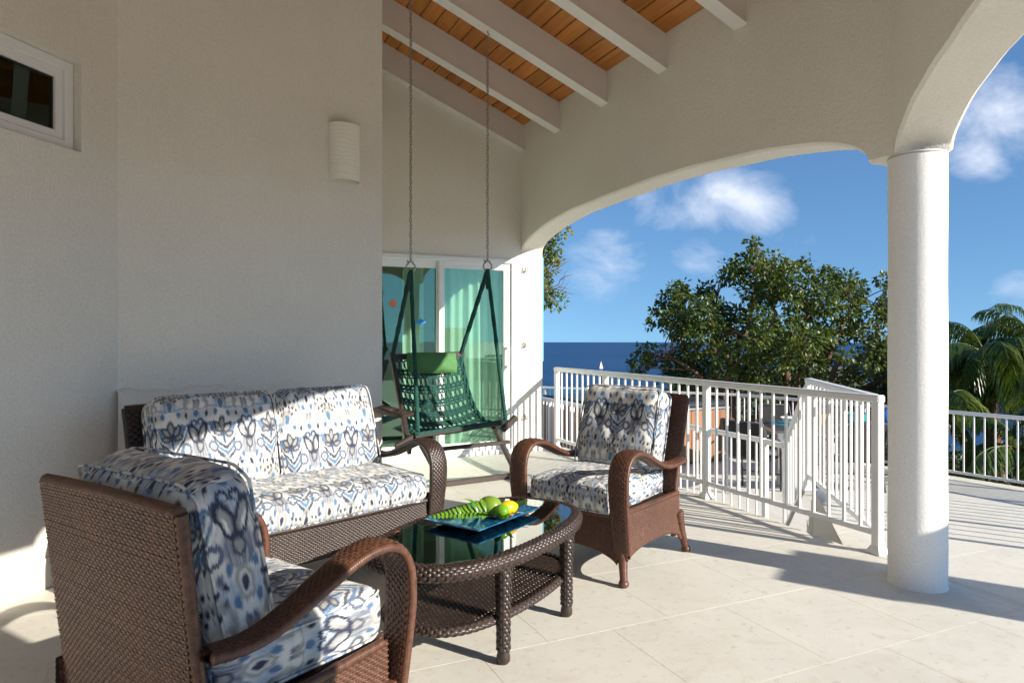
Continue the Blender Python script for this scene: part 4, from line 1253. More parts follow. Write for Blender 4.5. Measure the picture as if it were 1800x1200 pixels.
# lattice under the glass and open-weave shelf
def shelf(name, a, b, z, half, pitch):
    o, _ = oval(a, b, 120)
    mb = MB(); hx = a; hy = b
    X, Y = np.meshgrid(np.linspace(-hx, hx, 40), np.linspace(-hy, hy, 24), indexing='ij')
    P = np.stack([X, Y, np.full_like(X, z)], 2)
    def inside(aa, bb):
        x = (np.asarray(aa)*2-1); y = (np.asarray(bb)*2-1)
        return np.abs(x)**2.2 + np.abs(y)**3.2 < 1
    weave(mb, P, 2*hx, 2*hy, pitch, half, .0030, 8, inside, 1, .002, .42, seed=4)
    Pt = np.transpose(P, (1, 0, 2))
    def inside2(aa, bb): return inside(bb, aa)
    weave(mb, Pt, 2*hy, 2*hx, half, pitch*2, .002, 6, inside2, -1, .0, .36, seed=5)
    ob = mb.obj(name, MAT['wick_dark'], table, True); return ob
shelf('lattice', .53, .290, TZ-.030, .024, .0165)
shelf('shelf', .50, .262, .168, .022, .0150)
P, L = rim_surface(0.51, 0.272, .180, .022, .030)
mb = MB(); mb.grid(P); rim = mb.obj('shelf_rim', MAT['wick_core'], table, True)
w = MB(); weave(w, P, L, .06, .012, .030, .0030, 8, None, -1, seed=12); wo = w.obj('woven_strands', MAT['wick_dark'], rim, True); wo['kind'] = 'stuff'
for sx in (-1, 1):
    for sy in (-1, 1):
        x, y = sx*.262, sy*.272
        n = 40; zz = np.linspace(.05, TZ-.03, n); t = np.linspace(0, 2*math.pi, 25)
        rr = np.interp(zz, [.05, .12, .2, .3, .4], [.0235, .023, .024, .027, .034])
        Pl = np.zeros((25, n, 3)); Pl[:, :, 0] = np.cos(-t)[:, None]*rr; Pl[:, :, 1] = np.sin(-t)[:, None]*rr; Pl[:, :, 2] = zz
        mb = MB(); mb.grid(Pl); mb.lathe([(0, 0), (.017, 0), (.026, .010), (.027, .026), (.0225, .046), (.0225, .056)], 16)
        lg = mb.obj('leg', MAT['wick_dark'], table, True, loc=(x, y, 0))
        w = MB(); Pr = np.transpose(Pl, (1, 0, 2)); weave(w, Pr, TZ-.08, .17, .0120, .030, .0034, 8, None, 1, seed=3)
        wo = w.obj('woven_strands', MAT['wick_dark'], lg, True); wo['kind'] = 'stuff'
# ------------------------------------------------------------ things on the table
PZ = TZ + 0.001
plate_c = (-0.128, 3.085)
pa = R(55)
def plate_pt(x, y): c, s = math.cos(pa), math.sin(pa); return (plate_c[0]+x*c-y*s, plate_c[1]+x*s+y*c)
mb = MB(); nx, ny = 25, 19; Pt = np.zeros((nx, ny, 3)); Pbm = np.zeros((nx, ny, 3))
for i in range(nx):
    for j in range(ny):
        u, v = -1+2*i/(nx-1), -1+2*j/(ny-1); e = max(abs(u), abs(v))
        z = .004 + .020*max(0, (e-.72)/.28)**1.6
        Pt[i, j] = (u*.232, v*.150, z+.006); Pbm[i, j] = (u*.232, v*.150, z)
mb.grid(Pt); mb.grid(Pbm[:, ::-1])
edge = [(i, 0) for i in range(nx)] + [(nx-1, j) for j in range(1, ny)] + [(i, ny-1) for i in range(nx-2, -1, -1)] + [(0, j) for j in range(ny-2, 0, -1)]
pv = [Pt[e] for e in edge] + [Pbm[e] for e in edge]; ne = len(edge)
mb.add(pv, [(i, ne+i, ne+(i+1) % ne, (i+1) % ne) for i in range(ne)])
mb.lathe([(0, 0), (.09, 0), (.10, .005), (0, .0055)], 24)
o = mb.obj('plate', MAT['plate'], None, 35, loc=(*plate_c, PZ), rot=(0, 0, pa)); tag(o, 'rectangular blue glass plate holding fruit and leaves', 'plate')
def fruit(name, prof, mat, loc, rot, label, squash=1.0):
    mb = MB(); mb.lathe(prof, 32); ob = mb.obj(name, mat, None, True, loc=loc, rot=rot); ob.scale = (1, squash, 1); return tag(ob, label, 'fruit')
def egg(r, l, tip=0.0, n=22):
    out = []
    for i in range(n+1):
        t = math.pi*i/n; z = -math.cos(t)*l
        rr = math.sin(t)*r*(1+.10*math.cos(t))
        if tip and abs(z) > l*.8: z = math.copysign(l*.8 + (abs(z)-l*.8)*(1+tip), z)
        out.append((max(rr, 0), z))
    return out
zf = PZ + .010
x, y = plate_pt(.035, -.010); mg = fruit('mango', egg(.047, .056), MAT['mango'], (x, y, zf+.047), (R(80), R(15), R(235)), 'green mango with a red blush on the blue plate', .93)
x, y = plate_pt(.020, -.088); lm = fruit('lime', egg(.034, .037, .2), MAT['lime'], (x, y, zf+.034), (R(75), R(10), R(20)), 'bright green lime leaning against the mango')
x, y = plate_pt(.092, -.072); le = fruit('lemon', egg(.034, .046, .35), MAT['lemon'], (x, y, zf+.034), (R(84), 0, R(118)), 'yellow lemon beside the lime on the blue plate')
def leaf_mesh(L, w, curl=0.02, n=7, fold=0.25):
    P = np.zeros((n, 3, 3))
    for i in range(n):
        t = i/(n-1); ww = w*math.sin(math.pi*min(1, t*.93+.05))**.8*(1-.25*t)
        z = curl*math.sin(t*math.pi*.8)
        P[i, 0] = (t*L, -ww, z+fold*ww); P[i, 1] = (t*L, 0, z); P[i, 2] = (t*L, ww, z+fold*ww)
    return P
# fern frond: rachis with toothed leaflets
fr = empty('fern_frond', (-.165, 3.045, zf+.030), R(188), 'bright green fern frond lying across the blue plate', 'leaf')
fr.rotation_euler = (R(-42), R(4), R(188))
mb = MB(); mb.tube([(x, 0, .004*math.sin(max(0, x+.03)/.22*3)) for x in np.linspace(-.06, .20, 14)], .0022, 6); mb.obj('stem', MAT['fern'], fr, True)
for i in range(14):
    t = i/13; x = -.05 + .245*t
    for s in (-1, 1):
        l = (.052 if s > 0 else .070)*(1-t*.72)*(.8+.2*math.sin(2+t*2))
        P = leaf_mesh(l, .0125*(1-.45*t), .012*(1-t)); mb = MB(); mb.grid(P)
        mb.obj('leaflet', MAT['fern'], fr, True, loc=(x, 0, .002), rot=(R(-14*s), R(rnd.uniform(-12, 4)), s*R(66-16*t)+rnd.uniform(-.09, .09)))
gl = [((.11, -.10), 20, .10), ((.13, -.07), -25, .095), ((-.02, -.11), 200, .085), ((.05, .05), 100, .11), ((.0, .03), 150, .10), ((.12, -.02), 35, .08), ((.02, -.115), 250, .07), ((-.01, -.09), 160, .09)]
for i, ((px, py), an, l) in enumerate(gl):
    P = leaf_mesh(l, l*.2, .018); mb = MB(); mb.grid(P); q = plate_pt(px, py)
    ob = mb.obj('leaf', MAT['leafd'] if i % 3 else MAT['fern'], None, True, loc=(*q, zf+.006), rot=(R(rnd.uniform(-30, 30)), R(-22), pa+R(an))); tag(ob, 'dark glossy leaf tucked around the fruit on the plate' if i % 3 else 'bright green leaf tucked around the fruit on the plate', 'leaf', 'dark leaves around the fruit' if i % 3 else 'bright leaves around the fruit')
# fallen leaves
def fallen(x, y, z, rz, l, label):
    P = leaf_mesh(l, l*.24, .012); mb = MB(); mb.grid(P); ob = mb.obj('fallen_leaf', MAT['orange'] if 'orange' in label else MAT['leaf2'], None, True, loc=(x, y, z+.002), rot=(0, 0, rz)); tag(ob, label, 'leaf')
fallen(-1.815, 2.98, .001, 1.1, .045, 'small yellow fallen leaf on the tiles by the armchair')
fallen(-.49, 2.83, TZ+.004, .4, .03, 'small orange dried leaf on the coffee table edge')

# ------------------------------------------------------------ sconce
sc = MB(); rr, hh = .118, .40; n = 40; m = 90
m = 150; P = np.zeros((n+1, m, 3))
for i in range(n+1):
    a = math.pi*i/n
    for j in range(m):
        z = -hh/2 + hh*j/(m-1)
        ph = z*2*math.pi/.030 + .9*math.sin(a*4 + z*31) + .4*math.sin(a*7 - z*43)
        rl_ = rr - .0042*math.exp(-(math.sin(ph/2)/.28)**2)
        P[i, j] = (rl_*math.cos(a), -rl_*math.sin(a)*.88, z)
sc.grid(P); sc.grid((P*np.array((.95, .95, 1)))[::-1])
ed = []
for j in (0, m-1):
    o_ = P[:, j]; i_ = o_*np.array((.95, .95, 1)); sc.grid(np.stack([o_, i_], 1) if j else np.stack([i_, o_], 1))
sl = LC + LSD*1.465
sconce = sc.obj('wall_sconce', MAT['sconce'], None, True, loc=(sl[0], sl[1], 2.562), rot=(0, 0, aS)); tag(sconce, 'half-round cream ceramic sconce with wavy relief on the stucco wall', 'lamp')
MB().box((-.05, -.012, -.07), (.05, .012, .07), None, .004).obj('wall_bracket', MAT['steel'], sconce)

# ------------------------------------------------------------ hanging hammock chair
hc = empty('hammock_chair', (-.5, 5.3, 0), 0, 'dark green rope hammock chair hung on two chains before the glass door', 'chair')
hinv = Matrix.Translation((.5, -5.3, 0))
def hp(mb, name, mat, smooth=False, parent=None):
    o = mb.obj(name, mat, parent or hc, smooth)
    if parent is None: o.matrix_parent_inverse = hinv
    return o
T1 = np.array((-.772, 5.203, 3.93)); T2 = np.array((-.196, 5.468, 3.676))
S1 = np.array((-.772, 5.203, 1.80)); S2 = np.array((-.196, 5.468, 1.835))
BLt = np.array((-.985, 5.62, 1.085)); BRt = np.array((-.440, 5.86, 1.10))     # back bar
FLt = np.array((-.655, 4.72, .575)); FRt = np.array((-.045, 4.99, .635))      # front bar
lk = MB(); pts = []
for t in np.linspace(0, 2*math.pi, 15)[:-1]:
    pts.append((.0075*math.cos(t), 0, .0085*np.sign(math.sin(t))*abs(math.sin(t))**.7 + .0095*np.sign(math.sin(t))))
pts.append(pts[0]); lk.tube(pts, .0032, 6, cap=False); lkm = lk.mesh('link', MAT['steel'], True)
for T, Sx in ((T1, S1), (T2, S2)):
    sh_ = MB()
    ring_ = [(.034*math.cos(t), 0, .034*math.sin(t)-.02) for t in np.linspace(R(-250), R(70), 18)]
    sh_.tube(ring_, .0065, 8); sh_.tube([(-.022, 0, .022), (.022, 0, .022)], .006, 8); sh_.tube([(-.03, 0, .024), (-.024, 0, .024)], .011, 8)
    sh_.tube([(0, 0, .02), (0, 0, .045)], .005, 6)
    ch = sh_.obj('chain', MAT['steel'], hc, True); ch.matrix_parent_inverse = hinv; ch.location = tuple(Sx); ch.rotation_euler = (0, 0, R(12))
    n = int((T[2]-Sx[2]-.04)/.0292)
    for i in range(n):
        inst('link', lkm, ch, (0.0015*math.sin(i*1.7), 0.0015*math.sin(i*2.3), .052+i*.0292), (0, R(rnd.uniform(-3, 3)), R(90)*(i % 2)+R(25)))
    hk = MB(); hk.tube([(0, 0, .052+n*.0292-.012), (.012, 0, .052+n*.0292), (0, 0, .052+n*.0292+.016), (0, 0, T[2]-Sx[2]+.06)], .005, 6); hk.obj('hook', MAT['steel'], ch, True)
rope_id = 0
def rope(a, b, r0=.0135, sag=.0, name='rope', twist=.0045):
    a = np.array(a); b = np.array(b); L = np.linalg.norm(b-a); n = int(L/.006); t = np.linspace(0, 1, n)
    mb = MB(); base = a[None]+(b-a)[None]*t[:, None]; base[:, 2] -= sag*np.sin(math.pi*t)
    for ph in (0, 2.09, 4.19):
        q = base.copy(); w_ = t*L/.075*2*math.pi+ph
        q[:, 0] += r0*.62*np.cos(w_)*(1+.15*np.sin(t*40)); q[:, 1] += r0*.62*np.sin(w_); mb.tube(q, r0*.62, 6)
    return hp(mb, name, MAT['rope'], True)
dn = np.array((0, 0, -.05))
rope(S1+dn, BLt, .0165); rope(S1+dn, FLt+np.array((-.0, .03, .02)), .0135); rope(S2+dn, BRt, .0165); rope(S2+dn, FRt, .0135)
for Sx in (S1, S2): rope(Sx+np.array((0, 0, -.045)), Sx+np.array((0.004, 0, -.20)), .017, name='rope_whipping')
# net
nu_, nv_ = 30, 60
def net_pt(u, v):
    a = BLt*(1-u)+BRt*u; b = FLt*(1-u)+FRt*u
    p = a*(1-v)+b*v; sg = .27*math.sin(math.pi*min(1, v*1.02))**.9
    edge = 1-abs(2*u-1)**2.5
    p = p + np.array((-.05, .06, -1.0))*sg*(.78+.22*edge)
    ctr = .5 + (u-.5)*(1-.10*math.sin(math.pi*v))
    p = p + (BRt-BLt)*(ctr-u)
    return p
net = MB()
NB = 10
for i in range(nu_+1):
    u = i/nu_; path = []
    for v in np.linspace(0, 1, 101):
        wob_ = .30/nu_*math.cos(v*math.pi*2*NB)*(1 if i % 2 else -1)
        path.append(net_pt(min(1, max(0, u+wob_)), v))
    net.tube(path, .0046, 5)
for k in range(NB+1):
    v0 = k/NB
    P = []
    for dv, hh_ in ((-.024, -.003), (-.012, .004), (0, .0), (.012, .004), (.024, -.003)):
        path = [net_pt(u, min(1, max(0, v0+dv+.003*math.sin(u*95+k)))) + np.array((.10, -.16, .6))*hh_ for u in np.linspace(0, 1, 80)]
        net.tube(path, .0062, 5)
for e in (0, 1):
    for off in (-.012, 0, .012):
        net.tube([net_pt(e, v)+np.array((off, 0, .006*math.sin(v*60+off*200))) for v in np.linspace(0, 1, 80)], .008, 5)
hp(net, 'net', MAT['rope'], True)
wd = MAT['swing_wood']
hp(MB().beam(BLt-(BRt-BLt)*.03, BRt+(BRt-BLt)*.05, .035, .05, .006), 'back_bar', wd)
fd = FRt-FLt
hp(MB().beam(FLt-fd*.03+np.array((0, .01, -.012)), FRt+fd*.07+np.array((0, .01, -.012)), .026, .026, .005), 'front_bar', wd)
# side rails from back bar to front bar, timber stand
RL = np.array((-.72, 4.80, .44)); RRr = np.array((-.04, 5.08, .50))
hp(MB().beam(BLt+np.array((-.01, 0, .02)), RL, .03, .055, .006), 'side_rail', wd)
b0 = np.array((-.585, 5.70, .022)); b1 = np.array((.06, 6.10, .022))
hp(MB().beam(FLt+np.array((.03, -.02, -.06)), b0+np.array((0, 0, .02)), .032, .05, .006), 'leg', wd)
hp(MB().beam(FRt+np.array((-.09, .0, -.03)), b1+np.array((-.03, 0, .02)), .032, .05, .006), 'leg', wd)
hp(MB().beam(b0-(b1-b0)*.06, b1+(b1-b0)*.06, .05, .044, .006), 'base_bar', wd)
hp(MB().beam((-.66, 5.0, .415), (-.02, 5.28, .44), .03, .03, .005), 'stretcher', wd)
hp(MB().beam((-.80, 4.68, .49), (-.645, 4.77, .575), .04, .05, .006), 'hinge_block', wd)
hp(MB().beam((-.07, 4.95, .575), (.03, 5.03, .66), .035, .045, .006), 'hinge_block', wd)
# tray with a cup hole
tr_ = MB(); seg = 28; hole = [(.042*math.cos(t), .042*math.sin(t)) for t in np.linspace(0, 2*math.pi, seg, endpoint=False)]
outr = []
for t in np.linspace(0, 2*math.pi, seg, endpoint=False):
    c_, s_ = math.cos(t), math.sin(t); kx = .14/max(abs(c_), 1e-6); ky = .075/max(abs(s_), 1e-6); q = min(kx, ky); outr.append((q*c_, q*s_))
v = [(x, y, .012) for x, y in outr] + [(x, y, .012) for x, y in hole] + [(x, y, -.012) for x, y in outr] + [(x, y, -.012) for x, y in hole]
fs = []
for i in range(seg):
    j = (i+1) % seg
    fs += [(i, j, seg+j, seg+i), (2*seg+i, 3*seg+i, 3*seg+j, 2*seg+j), (i, 2*seg+i, 2*seg+j, j), (seg+i, seg+j, 3*seg+j, 3*seg+i)]
tr_.add(v, fs); o = hp(tr_, 'cup_tray', wd); o.location = (-.875, 5.03, .70); o.rotation_euler = (R(4), R(8), R(-28))
hp(MB().beam((-.80, 5.0, .69), (-.74, 4.82, .50), .035, .06, .006), 'tray_bracket', wd)
# pillow (rests on the net)
pm = MB(); a_, b2 = 26, 14; Pq = np.zeros((2, a_, b2, 3))
for q_ in (0, 1):
    for i in range(a_):
        for j in range(b2):
            u, v = -1+2*i/(a_-1), -1+2*j/(b2-1)
            th_ = .050*(max(0, 1-abs(u)**3.0)*max(0, 1-abs(v)**2.6))**.5
            Pq[q_, i, j] = (u*.215*(1-.03*v*v), v*.088*(1-.05*u*u), (th_ if q_ else -th_)+.003*math.sin(u*9+v*4))
pm.grid(Pq[1]); pm.grid(Pq[0][:, ::-1])
pw = pm.obj('pillow', MAT['pillow'], None, True); pw.location = tuple((BLt+BRt)/2 + np.array((.055, -.115, -.055))); pw.rotation_euler = (R(74), R(1), R(24)); tag(pw, 'small plain green canvas pillow on the rope hammock chair', 'pillow')
# ------------------------------------------------------------ hot tub
tubc = np.array((1.40, 9.62)); S_ = 2.15
tub = empty('hot_tub', (tubc[0], tubc[1], LOW), math.atan2(DB[1], DB[0]), 'square hot tub in a cedar slat cabinet with a dark folded cover', 'hot tub')
MB().box((.03, .03, .02), (S_-.03, S_-.03, .80), None, .01).obj('shell', MAT['black'], tub)
pn = 15; pw_ = (S_-.10)/pn
sl_me = MB().box((.002, 0, .03), (pw_-.002, .022, .79), None, .004).mesh('slat', MAT['tub_wood'])
for i in range(pn):
    inst('slat', sl_me, tub, (.05+i*pw_, .005, 0)); inst('slat', sl_me, tub, (.005, S_-.05-i*pw_, 0), (0, 0, R(-90)))
    inst('slat', sl_me, tub, (S_-.005, .05+i*pw_, 0), (0, 0, R(90)))
for x, y in ((0, 0), (S_-.05, 0), (0, S_-.05), (S_-.05, S_-.05)): MB().box((x, y, 0), (x+.05, y+.05, .80), None, .008).obj('corner_post', MAT['tub_wood'], tub)
MB().box((-.01, -.01, .798), (S_+.01, S_+.01, .835), None, .012).obj('lip', MAT['alu'], tub)
cv = MB(); cv.box((.0, .0, .836), (S_, S_/2-.006, .925), None, .03); cv.box((.0, S_/2+.006, .836), (S_, S_, .925), None, .03); cv.obj('cover', MAT['tub_cover'], tub)
for x in (.4, S_-.5): MB().box((x, -.006, .70), (x+.04, .006, .88), None, .002).obj('strap', MAT['tub_cover'], tub)

# ------------------------------------------------------------ dining set on the lower terrace
dt_c = (4.42, 9.02); dt_a = R(-6)
dt = empty('dining_table', (dt_c[0], dt_c[1], LOW), dt_a, 'long grey outdoor dining table set with plates on the lower terrace', 'table')
MB().box((-1.05, -.48, .715), (1.05, .48, .745), None, .006).obj('table_top', MAT['chair_frame'], dt)
MB().box((-1.0, -.43, .65), (1.0, .43, .714), None, .004).obj('apron', MAT['alu'], dt)
for x in (-.96, .96):
    for y in (-.40, .40): MB().box((x-.035, y-.035, 0), (x+.035, y+.035, .655), None, .005).obj('leg', MAT['alu'], dt)
def dining_chair():
    r = empty('dining_chair', (0, 0, LOW))
    s = MB(); P = np.zeros((9, 9, 3))
    for i in range(9):
        for j in range(9): P[i, j] = (-.23+.46*i/8, -.22+.44*j/8, .43-.02*math.sin(math.pi*j/8))
    s.grid(P); s.grid(P[::-1]-np.array((0, 0, .012))); s.obj('seat', MAT['mesh_grey'], r, True)
    bk = MB(); P = np.zeros((9, 9, 3))
    for i in range(9):
        for j in range(9): P[i, j] = (-.235+.47*i/8, .23+.11*(j/8)**1.2+.03*(1-(2*i/8-1)**2), .45+.43*j/8)
    bk.grid(P); bk.grid(P[::-1]+np.array((0, .01, 0))); bk.obj('backrest', MAT['mesh_grey'], r, True)
    for x in (-.245, .245):
        MB().tube(smooth_path([(x, .34, .885), (x, .26, .60), (x, .23, .43), (x, .25, .2), (x, .29, 0)], 20), .014, 8).obj('back_leg', MAT['chair_frame'], r, True)
        MB().tube(smooth_path([(x, .24, .62), (x, .0, .64), (x, -.20, .62), (x, -.225, .45), (x, -.24, 0)], 20), .014, 8).obj('front_leg', MAT['chair_frame'], r, True)
    MB().tube([(-.245, -.232, .2), (.245, -.232, .2)], .009, 6).obj('stretcher', MAT['chair_frame'], r, True)
    MB().tube([(-.245, .34, .885), (0, .37, .89), (.245, .34, .885)], .013, 8).obj('top_bar', MAT['chair_frame'], r, True)
    return r
dc0 = dining_chair()
spots = [(2.98, 8.42, R(138), 'charcoal sling dining chair at the short end of the table'), (3.95, 9.86, R(8), 'charcoal sling dining chair on the sea side opposite the white bowl'),
         (4.75, 9.78, R(-2), 'charcoal sling dining chair on the sea side opposite the teal bowl'), (4.12, 8.28, R(186), 'charcoal sling dining chair on the house side in front of the teal bowl'),
         (4.80, 8.20, R(178), 'charcoal sling dining chair on the house side in front of the blue jug')]
for i, (x, y, a, lb) in enumerate(spots):
    o = dc0 if i == 0 else copy_tree(dc0)
    o.location = (x, y, LOW); o.rotation_euler = (0, 0, a); tag(o, lb, 'chair', 'dining chairs around the terrace table')
TT = LOW+.745
def dpt(x, y): c, s = math.cos(dt_a), math.sin(dt_a); return (dt_c[0]+x*c-y*s, dt_c[1]+x*s+y*c)
def lath(name, prof, mat, x, y, label, cat, z=TT, seg=28):
    mb = MB(); mb.lathe(prof, seg); o = mb.obj(name, mat, None, 40, loc=(*dpt(x, y), z)); return tag(o, label, cat)
for i, (x, y, lb) in enumerate(((-.80, .02, 'turquoise round placemat under the white bowl'), (-.05, -.22, 'turquoise round placemat near the wooden bowls'), (.62, -.2, 'turquoise round placemat by the blue jug'))):
    lath('placemat', [(0, 0), (.185, 0), (.19, .003), (.185, .006), (0, .006)], MAT['turq'], x, y, lb, 'placemat')
lath('bowl', [(0, .0), (.06, 0), (.10, .03), (.135, .085), (.128, .085), (.095, .036), (.05, .012), (0, .012)], MAT['white_cer'], -.72, -.05, 'wide white bowl at the short end of the dining table', 'bowl', TT+.006)
lath('bowl', [(0, .0), (.07, 0), (.14, .05), (.16, .15), (.152, .15), (.13, .05), (.06, .014), (0, .014)], MAT['teal'], .12, .05, 'large teal serving bowl in the middle of the dining table', 'bowl')
lath('wooden_bowl', [(0, .0), (.05, 0), (.09, .05), (.10, .13), (.092, .13), (.08, .05), (.04, .014), (0, .014)], MAT['honey'], -.34, .06, 'honey brown wooden bowl on the dining table', 'bowl')
lath('wooden_bowl', [(0, .0), (.05, 0), (.08, .04), (.085, .09), (.077, .09), (.07, .04), (.04, .014), (0, .014)], MAT['honey'], -.14, .16, 'small honey brown wooden bowl beside the teal bowl', 'bowl')
lath('jug', [(0, 0), (.06, 0), (.085, .06), (.07, .15), (.05, .19), (.06, .22), (.054, .22), (.045, .19), (.06, .14), (.07, .06), (0, .012)], MAT['blue_glass'], .52, .06, 'blue glass jug on the dining table', 'jug')
fl_ = empty('pink_flower', (*dpt(.02, .07), TT+.13), 0, 'pink flower standing in the teal bowl', 'flower')
MB().tube([(0, 0, -.10), (0, 0, .06)], .004, 6).obj('stem', MAT['fern'], fl_, True)
for i in range(7):
    P = leaf_mesh(.075, .022, .02); mb = MB(); mb.grid(P); mb.obj('petal', MAT['pink'], fl_, True, loc=(0, 0, .06), rot=(0, R(-40), i*2*math.pi/7))
def plate_stack(x, y, lb):
    o = lath('plate', [(0, 0), (.07, 0), (.125, .014), (.122, .018), (.07, .006), (0, .006)], MAT['white_cer'], x, y, lb, 'plate', TT+.006)
plate_stack(-.05, -.22, 'white dinner plate on the placemat near the wooden bowls'); plate_stack(.62, -.2, 'white dinner plate on the placemat by the blue jug')

# ------------------------------------------------------------ trees
def leaf_cloud(mb, centers, radii, per, size, seed, flat=0.75, uprate=0.4, sun_bias=0.0):
    rg = np.random.RandomState(seed); V = []; F = []; base = 0
    for c, r, n in zip(centers, radii, per):
        d = rg.normal(size=(n, 3)); d /= np.linalg.norm(d, axis=1)[:, None]
        rad = r*rg.uniform(0.25, 1.0, n)**0.55
        p = c + d*rad[:, None]*np.array((1, 1, flat))
        dirv = d*0.8 + rg.normal(size=(n, 3))*0.55 + np.array((0, 0, -.25)); dirv /= np.linalg.norm(dirv, axis=1)[:, None]
        up = rg.normal(size=(n, 3))*0.55 + np.array((0.15, -.1, uprate+.5)); sd_ = np.cross(dirv, up); sd_ /= np.linalg.norm(sd_, axis=1)[:, None]+1e-9
        nn = np.cross(sd_, dirv)
        L = size*rg.uniform(.65, 1.35, n)[:, None]; w = L*.30
        a = p; b = p + dirv*L*.5 + sd_*w - nn*L*.04; e = p + dirv*L - nn*L*.12; f = p + dirv*L*.5 - sd_*w - nn*L*.04; m_ = p + dirv*L*.5 + nn*L*.05
        V.append(np.stack([a, b, e, f, m_], 1).reshape(-1, 3))
        for i in range(n):
            q = base+i*5; F += [(q, q+1, q+4), (q+1, q+2, q+4), (q+2, q+3, q+4), (q+3, q, q+4)]
        base += n*5
    mb.add(np.concatenate(V), F)
def limb(mb, a, b, r0, r1, rg, bend=.12, n=10, sag=0.0):
    a = np.array(a, float); b = np.array(b, float); L = np.linalg.norm(b-a)
    k = rg.normal(size=(2, 3))*L*bend
    pts = smooth_path([a, a+(b-a)*.33+k[0], a+(b-a)*.68+k[1]*.8+np.array((0, 0, sag)), b], n)
    mb.tube(pts, np.linspace(r0, r1, n), 7); return pts
def in_poly(x, y, poly):
    c = False; j = len(poly)-1
    for i in range(len(poly)):
        if (poly[i][1] > y) != (poly[j][1] > y) and x < (poly[j][0]-poly[i][0])*(y-poly[i][1])/(poly[j][1]-poly[i][1])+poly[i][0]: c = not c
        j = i
    return c
def big_tree():
    rg = np.random.RandomState(11)
    base = np.array((4.35, 13.4, -2.3))
    root = empty('spreading_tree', tuple(base), 0, 'broad spreading tree with many reddish limbs beyond the terrace railing', 'tree')
    # crown outline in metres (x, z), measured across the middle of the crown
    out = [(2.45, .75), (2.55, 1.15), (2.75, 1.55), (3.05, 2.05), (3.35, 2.30), (3.7, 2.15), (4.05, 2.30), (4.15, 2.62), (4.45, 2.86), (4.75, 3.02), (5.0, 2.80), (5.15, 2.88), (5.35, 2.62), (5.8, 2.68), (6.15, 2.45),
           (6.45, 2.2), (6.8, 2.35), (7.3, 2.42), (7.75, 2.15), (8.1, 1.6), (8.2, .9), (7.9, .2), (7.2, -.4), (6.2, -.55), (5.3, -.15), (4.6, .1), (3.9, .1), (3.2, -.1), (2.9, .05), (2.75, .45)]
    tr = MB()
    fork = base + np.array((-.05, 0, 1.75))
    tr.tube(smooth_path([base, base+np.array((.05, 0, .8)), fork], 10), np.linspace(.24, .19, 10), 10)
    base2 = base + np.array((.75, -.2, .1)); fork2 = base2 + np.array((.55, 0, 1.6))
    tr.tube(smooth_path([base2, base2+np.array((.1, 0, .8)), fork2], 10), np.linspace(.18, .14, 10), 9)
    ends = [(2.95, 12.9, .9), (3.3, 13.6, 1.75), (3.75, 12.7, 1.2), (4.1, 13.6, 2.1), (4.7, 13.1, 2.5), (5.1, 14.0, 2.2), (5.6, 12.8, 1.7)]
    ends2 = [(5.9, 13.8, 2.2), (6.5, 13.0, 1.9), (7.2, 13.5, 1.8), (7.6, 12.8, 1.0), (6.7, 12.4, .9), (5.5, 12.5, 1.0), (6.2, 14.2, 1.3)]
    nodes = []
    for f, es, r in ((fork, ends, .105), (fork2, ends2, .10)):
        for e in es:
            p = limb(tr, f, e, r*rg.uniform(.65, 1.0), .022, rg, .10, 14)
            nodes += list(p[4:])
    nodes = np.array(nodes)
    cen = []; rad = []; per = []
    tries = 0
    while len(cen) < 245 and tries < 16000:
        tries += 1
        x = rg.uniform(2.4, 8.3); z = rg.uniform(-.6, 3.1)
        if not in_poly(x, z, out): continue
        d = min(math.hypot(x-px, z-pz) for px, pz in out)
        half = .35 + 1.5*min(1, d/1.1)
        y = 13.3 + rg.uniform(-1, 1)*half
        # keep the limbs open to view in the lower middle
        if z < .55 and 3.5 < x < 6.3 and y < 13.6 and rg.rand() < .80: continue
        if any((x-c[0])**2+(y-c[1])**2+(z-c[2])**2 < .185**2 for c in cen): continue
        cen.append(np.array((x, y, z))); rr = rg.uniform(.17, .34)*min(1, .6+d*.9); rad.append(rr); per.append(int(100*(rr/.27)**2)+24)
    for px, pz in out[:20]:         # ragged rim tufts
        for _ in range(2):
            cen.append(np.array((px+rg.uniform(-.12, .12), 13.3+rg.uniform(-.5, .5), pz+rg.uniform(-.14, .10)))); rad.append(rg.uniform(.08, .17)); per.append(rg.randint(12, 34))
    for q in ((2.28, 13.0, .78), (2.33, 13.0, .62), (2.48, 13.0, .95), (4.62, 13.2, 3.12)):
        cen.append(np.array(q)); rad.append(.09); per.append(22)
    for c in cen:
        dd = np.linalg.norm(nodes-c, axis=1) + np.where(nodes[:, 2] > c[2]+.1, .6, 0)
        limb(tr, nodes[int(np.argmin(dd))], c, .014, .005, rg, .14, 7)
    tr.obj('trunk', MAT['bark'], None, True); o = bpy.data.objects['trunk']; o.parent = root; o.matrix_parent_inverse = Matrix.Translation(-Vector(base))
    lf = MB(); leaf_cloud(lf, cen, rad, per, .098, 5)
    o2 = lf.obj('crown', MAT['leaf'], root, False); o2.matrix_parent_inverse = Matrix.Translation(-Vector(base))
big_tree()
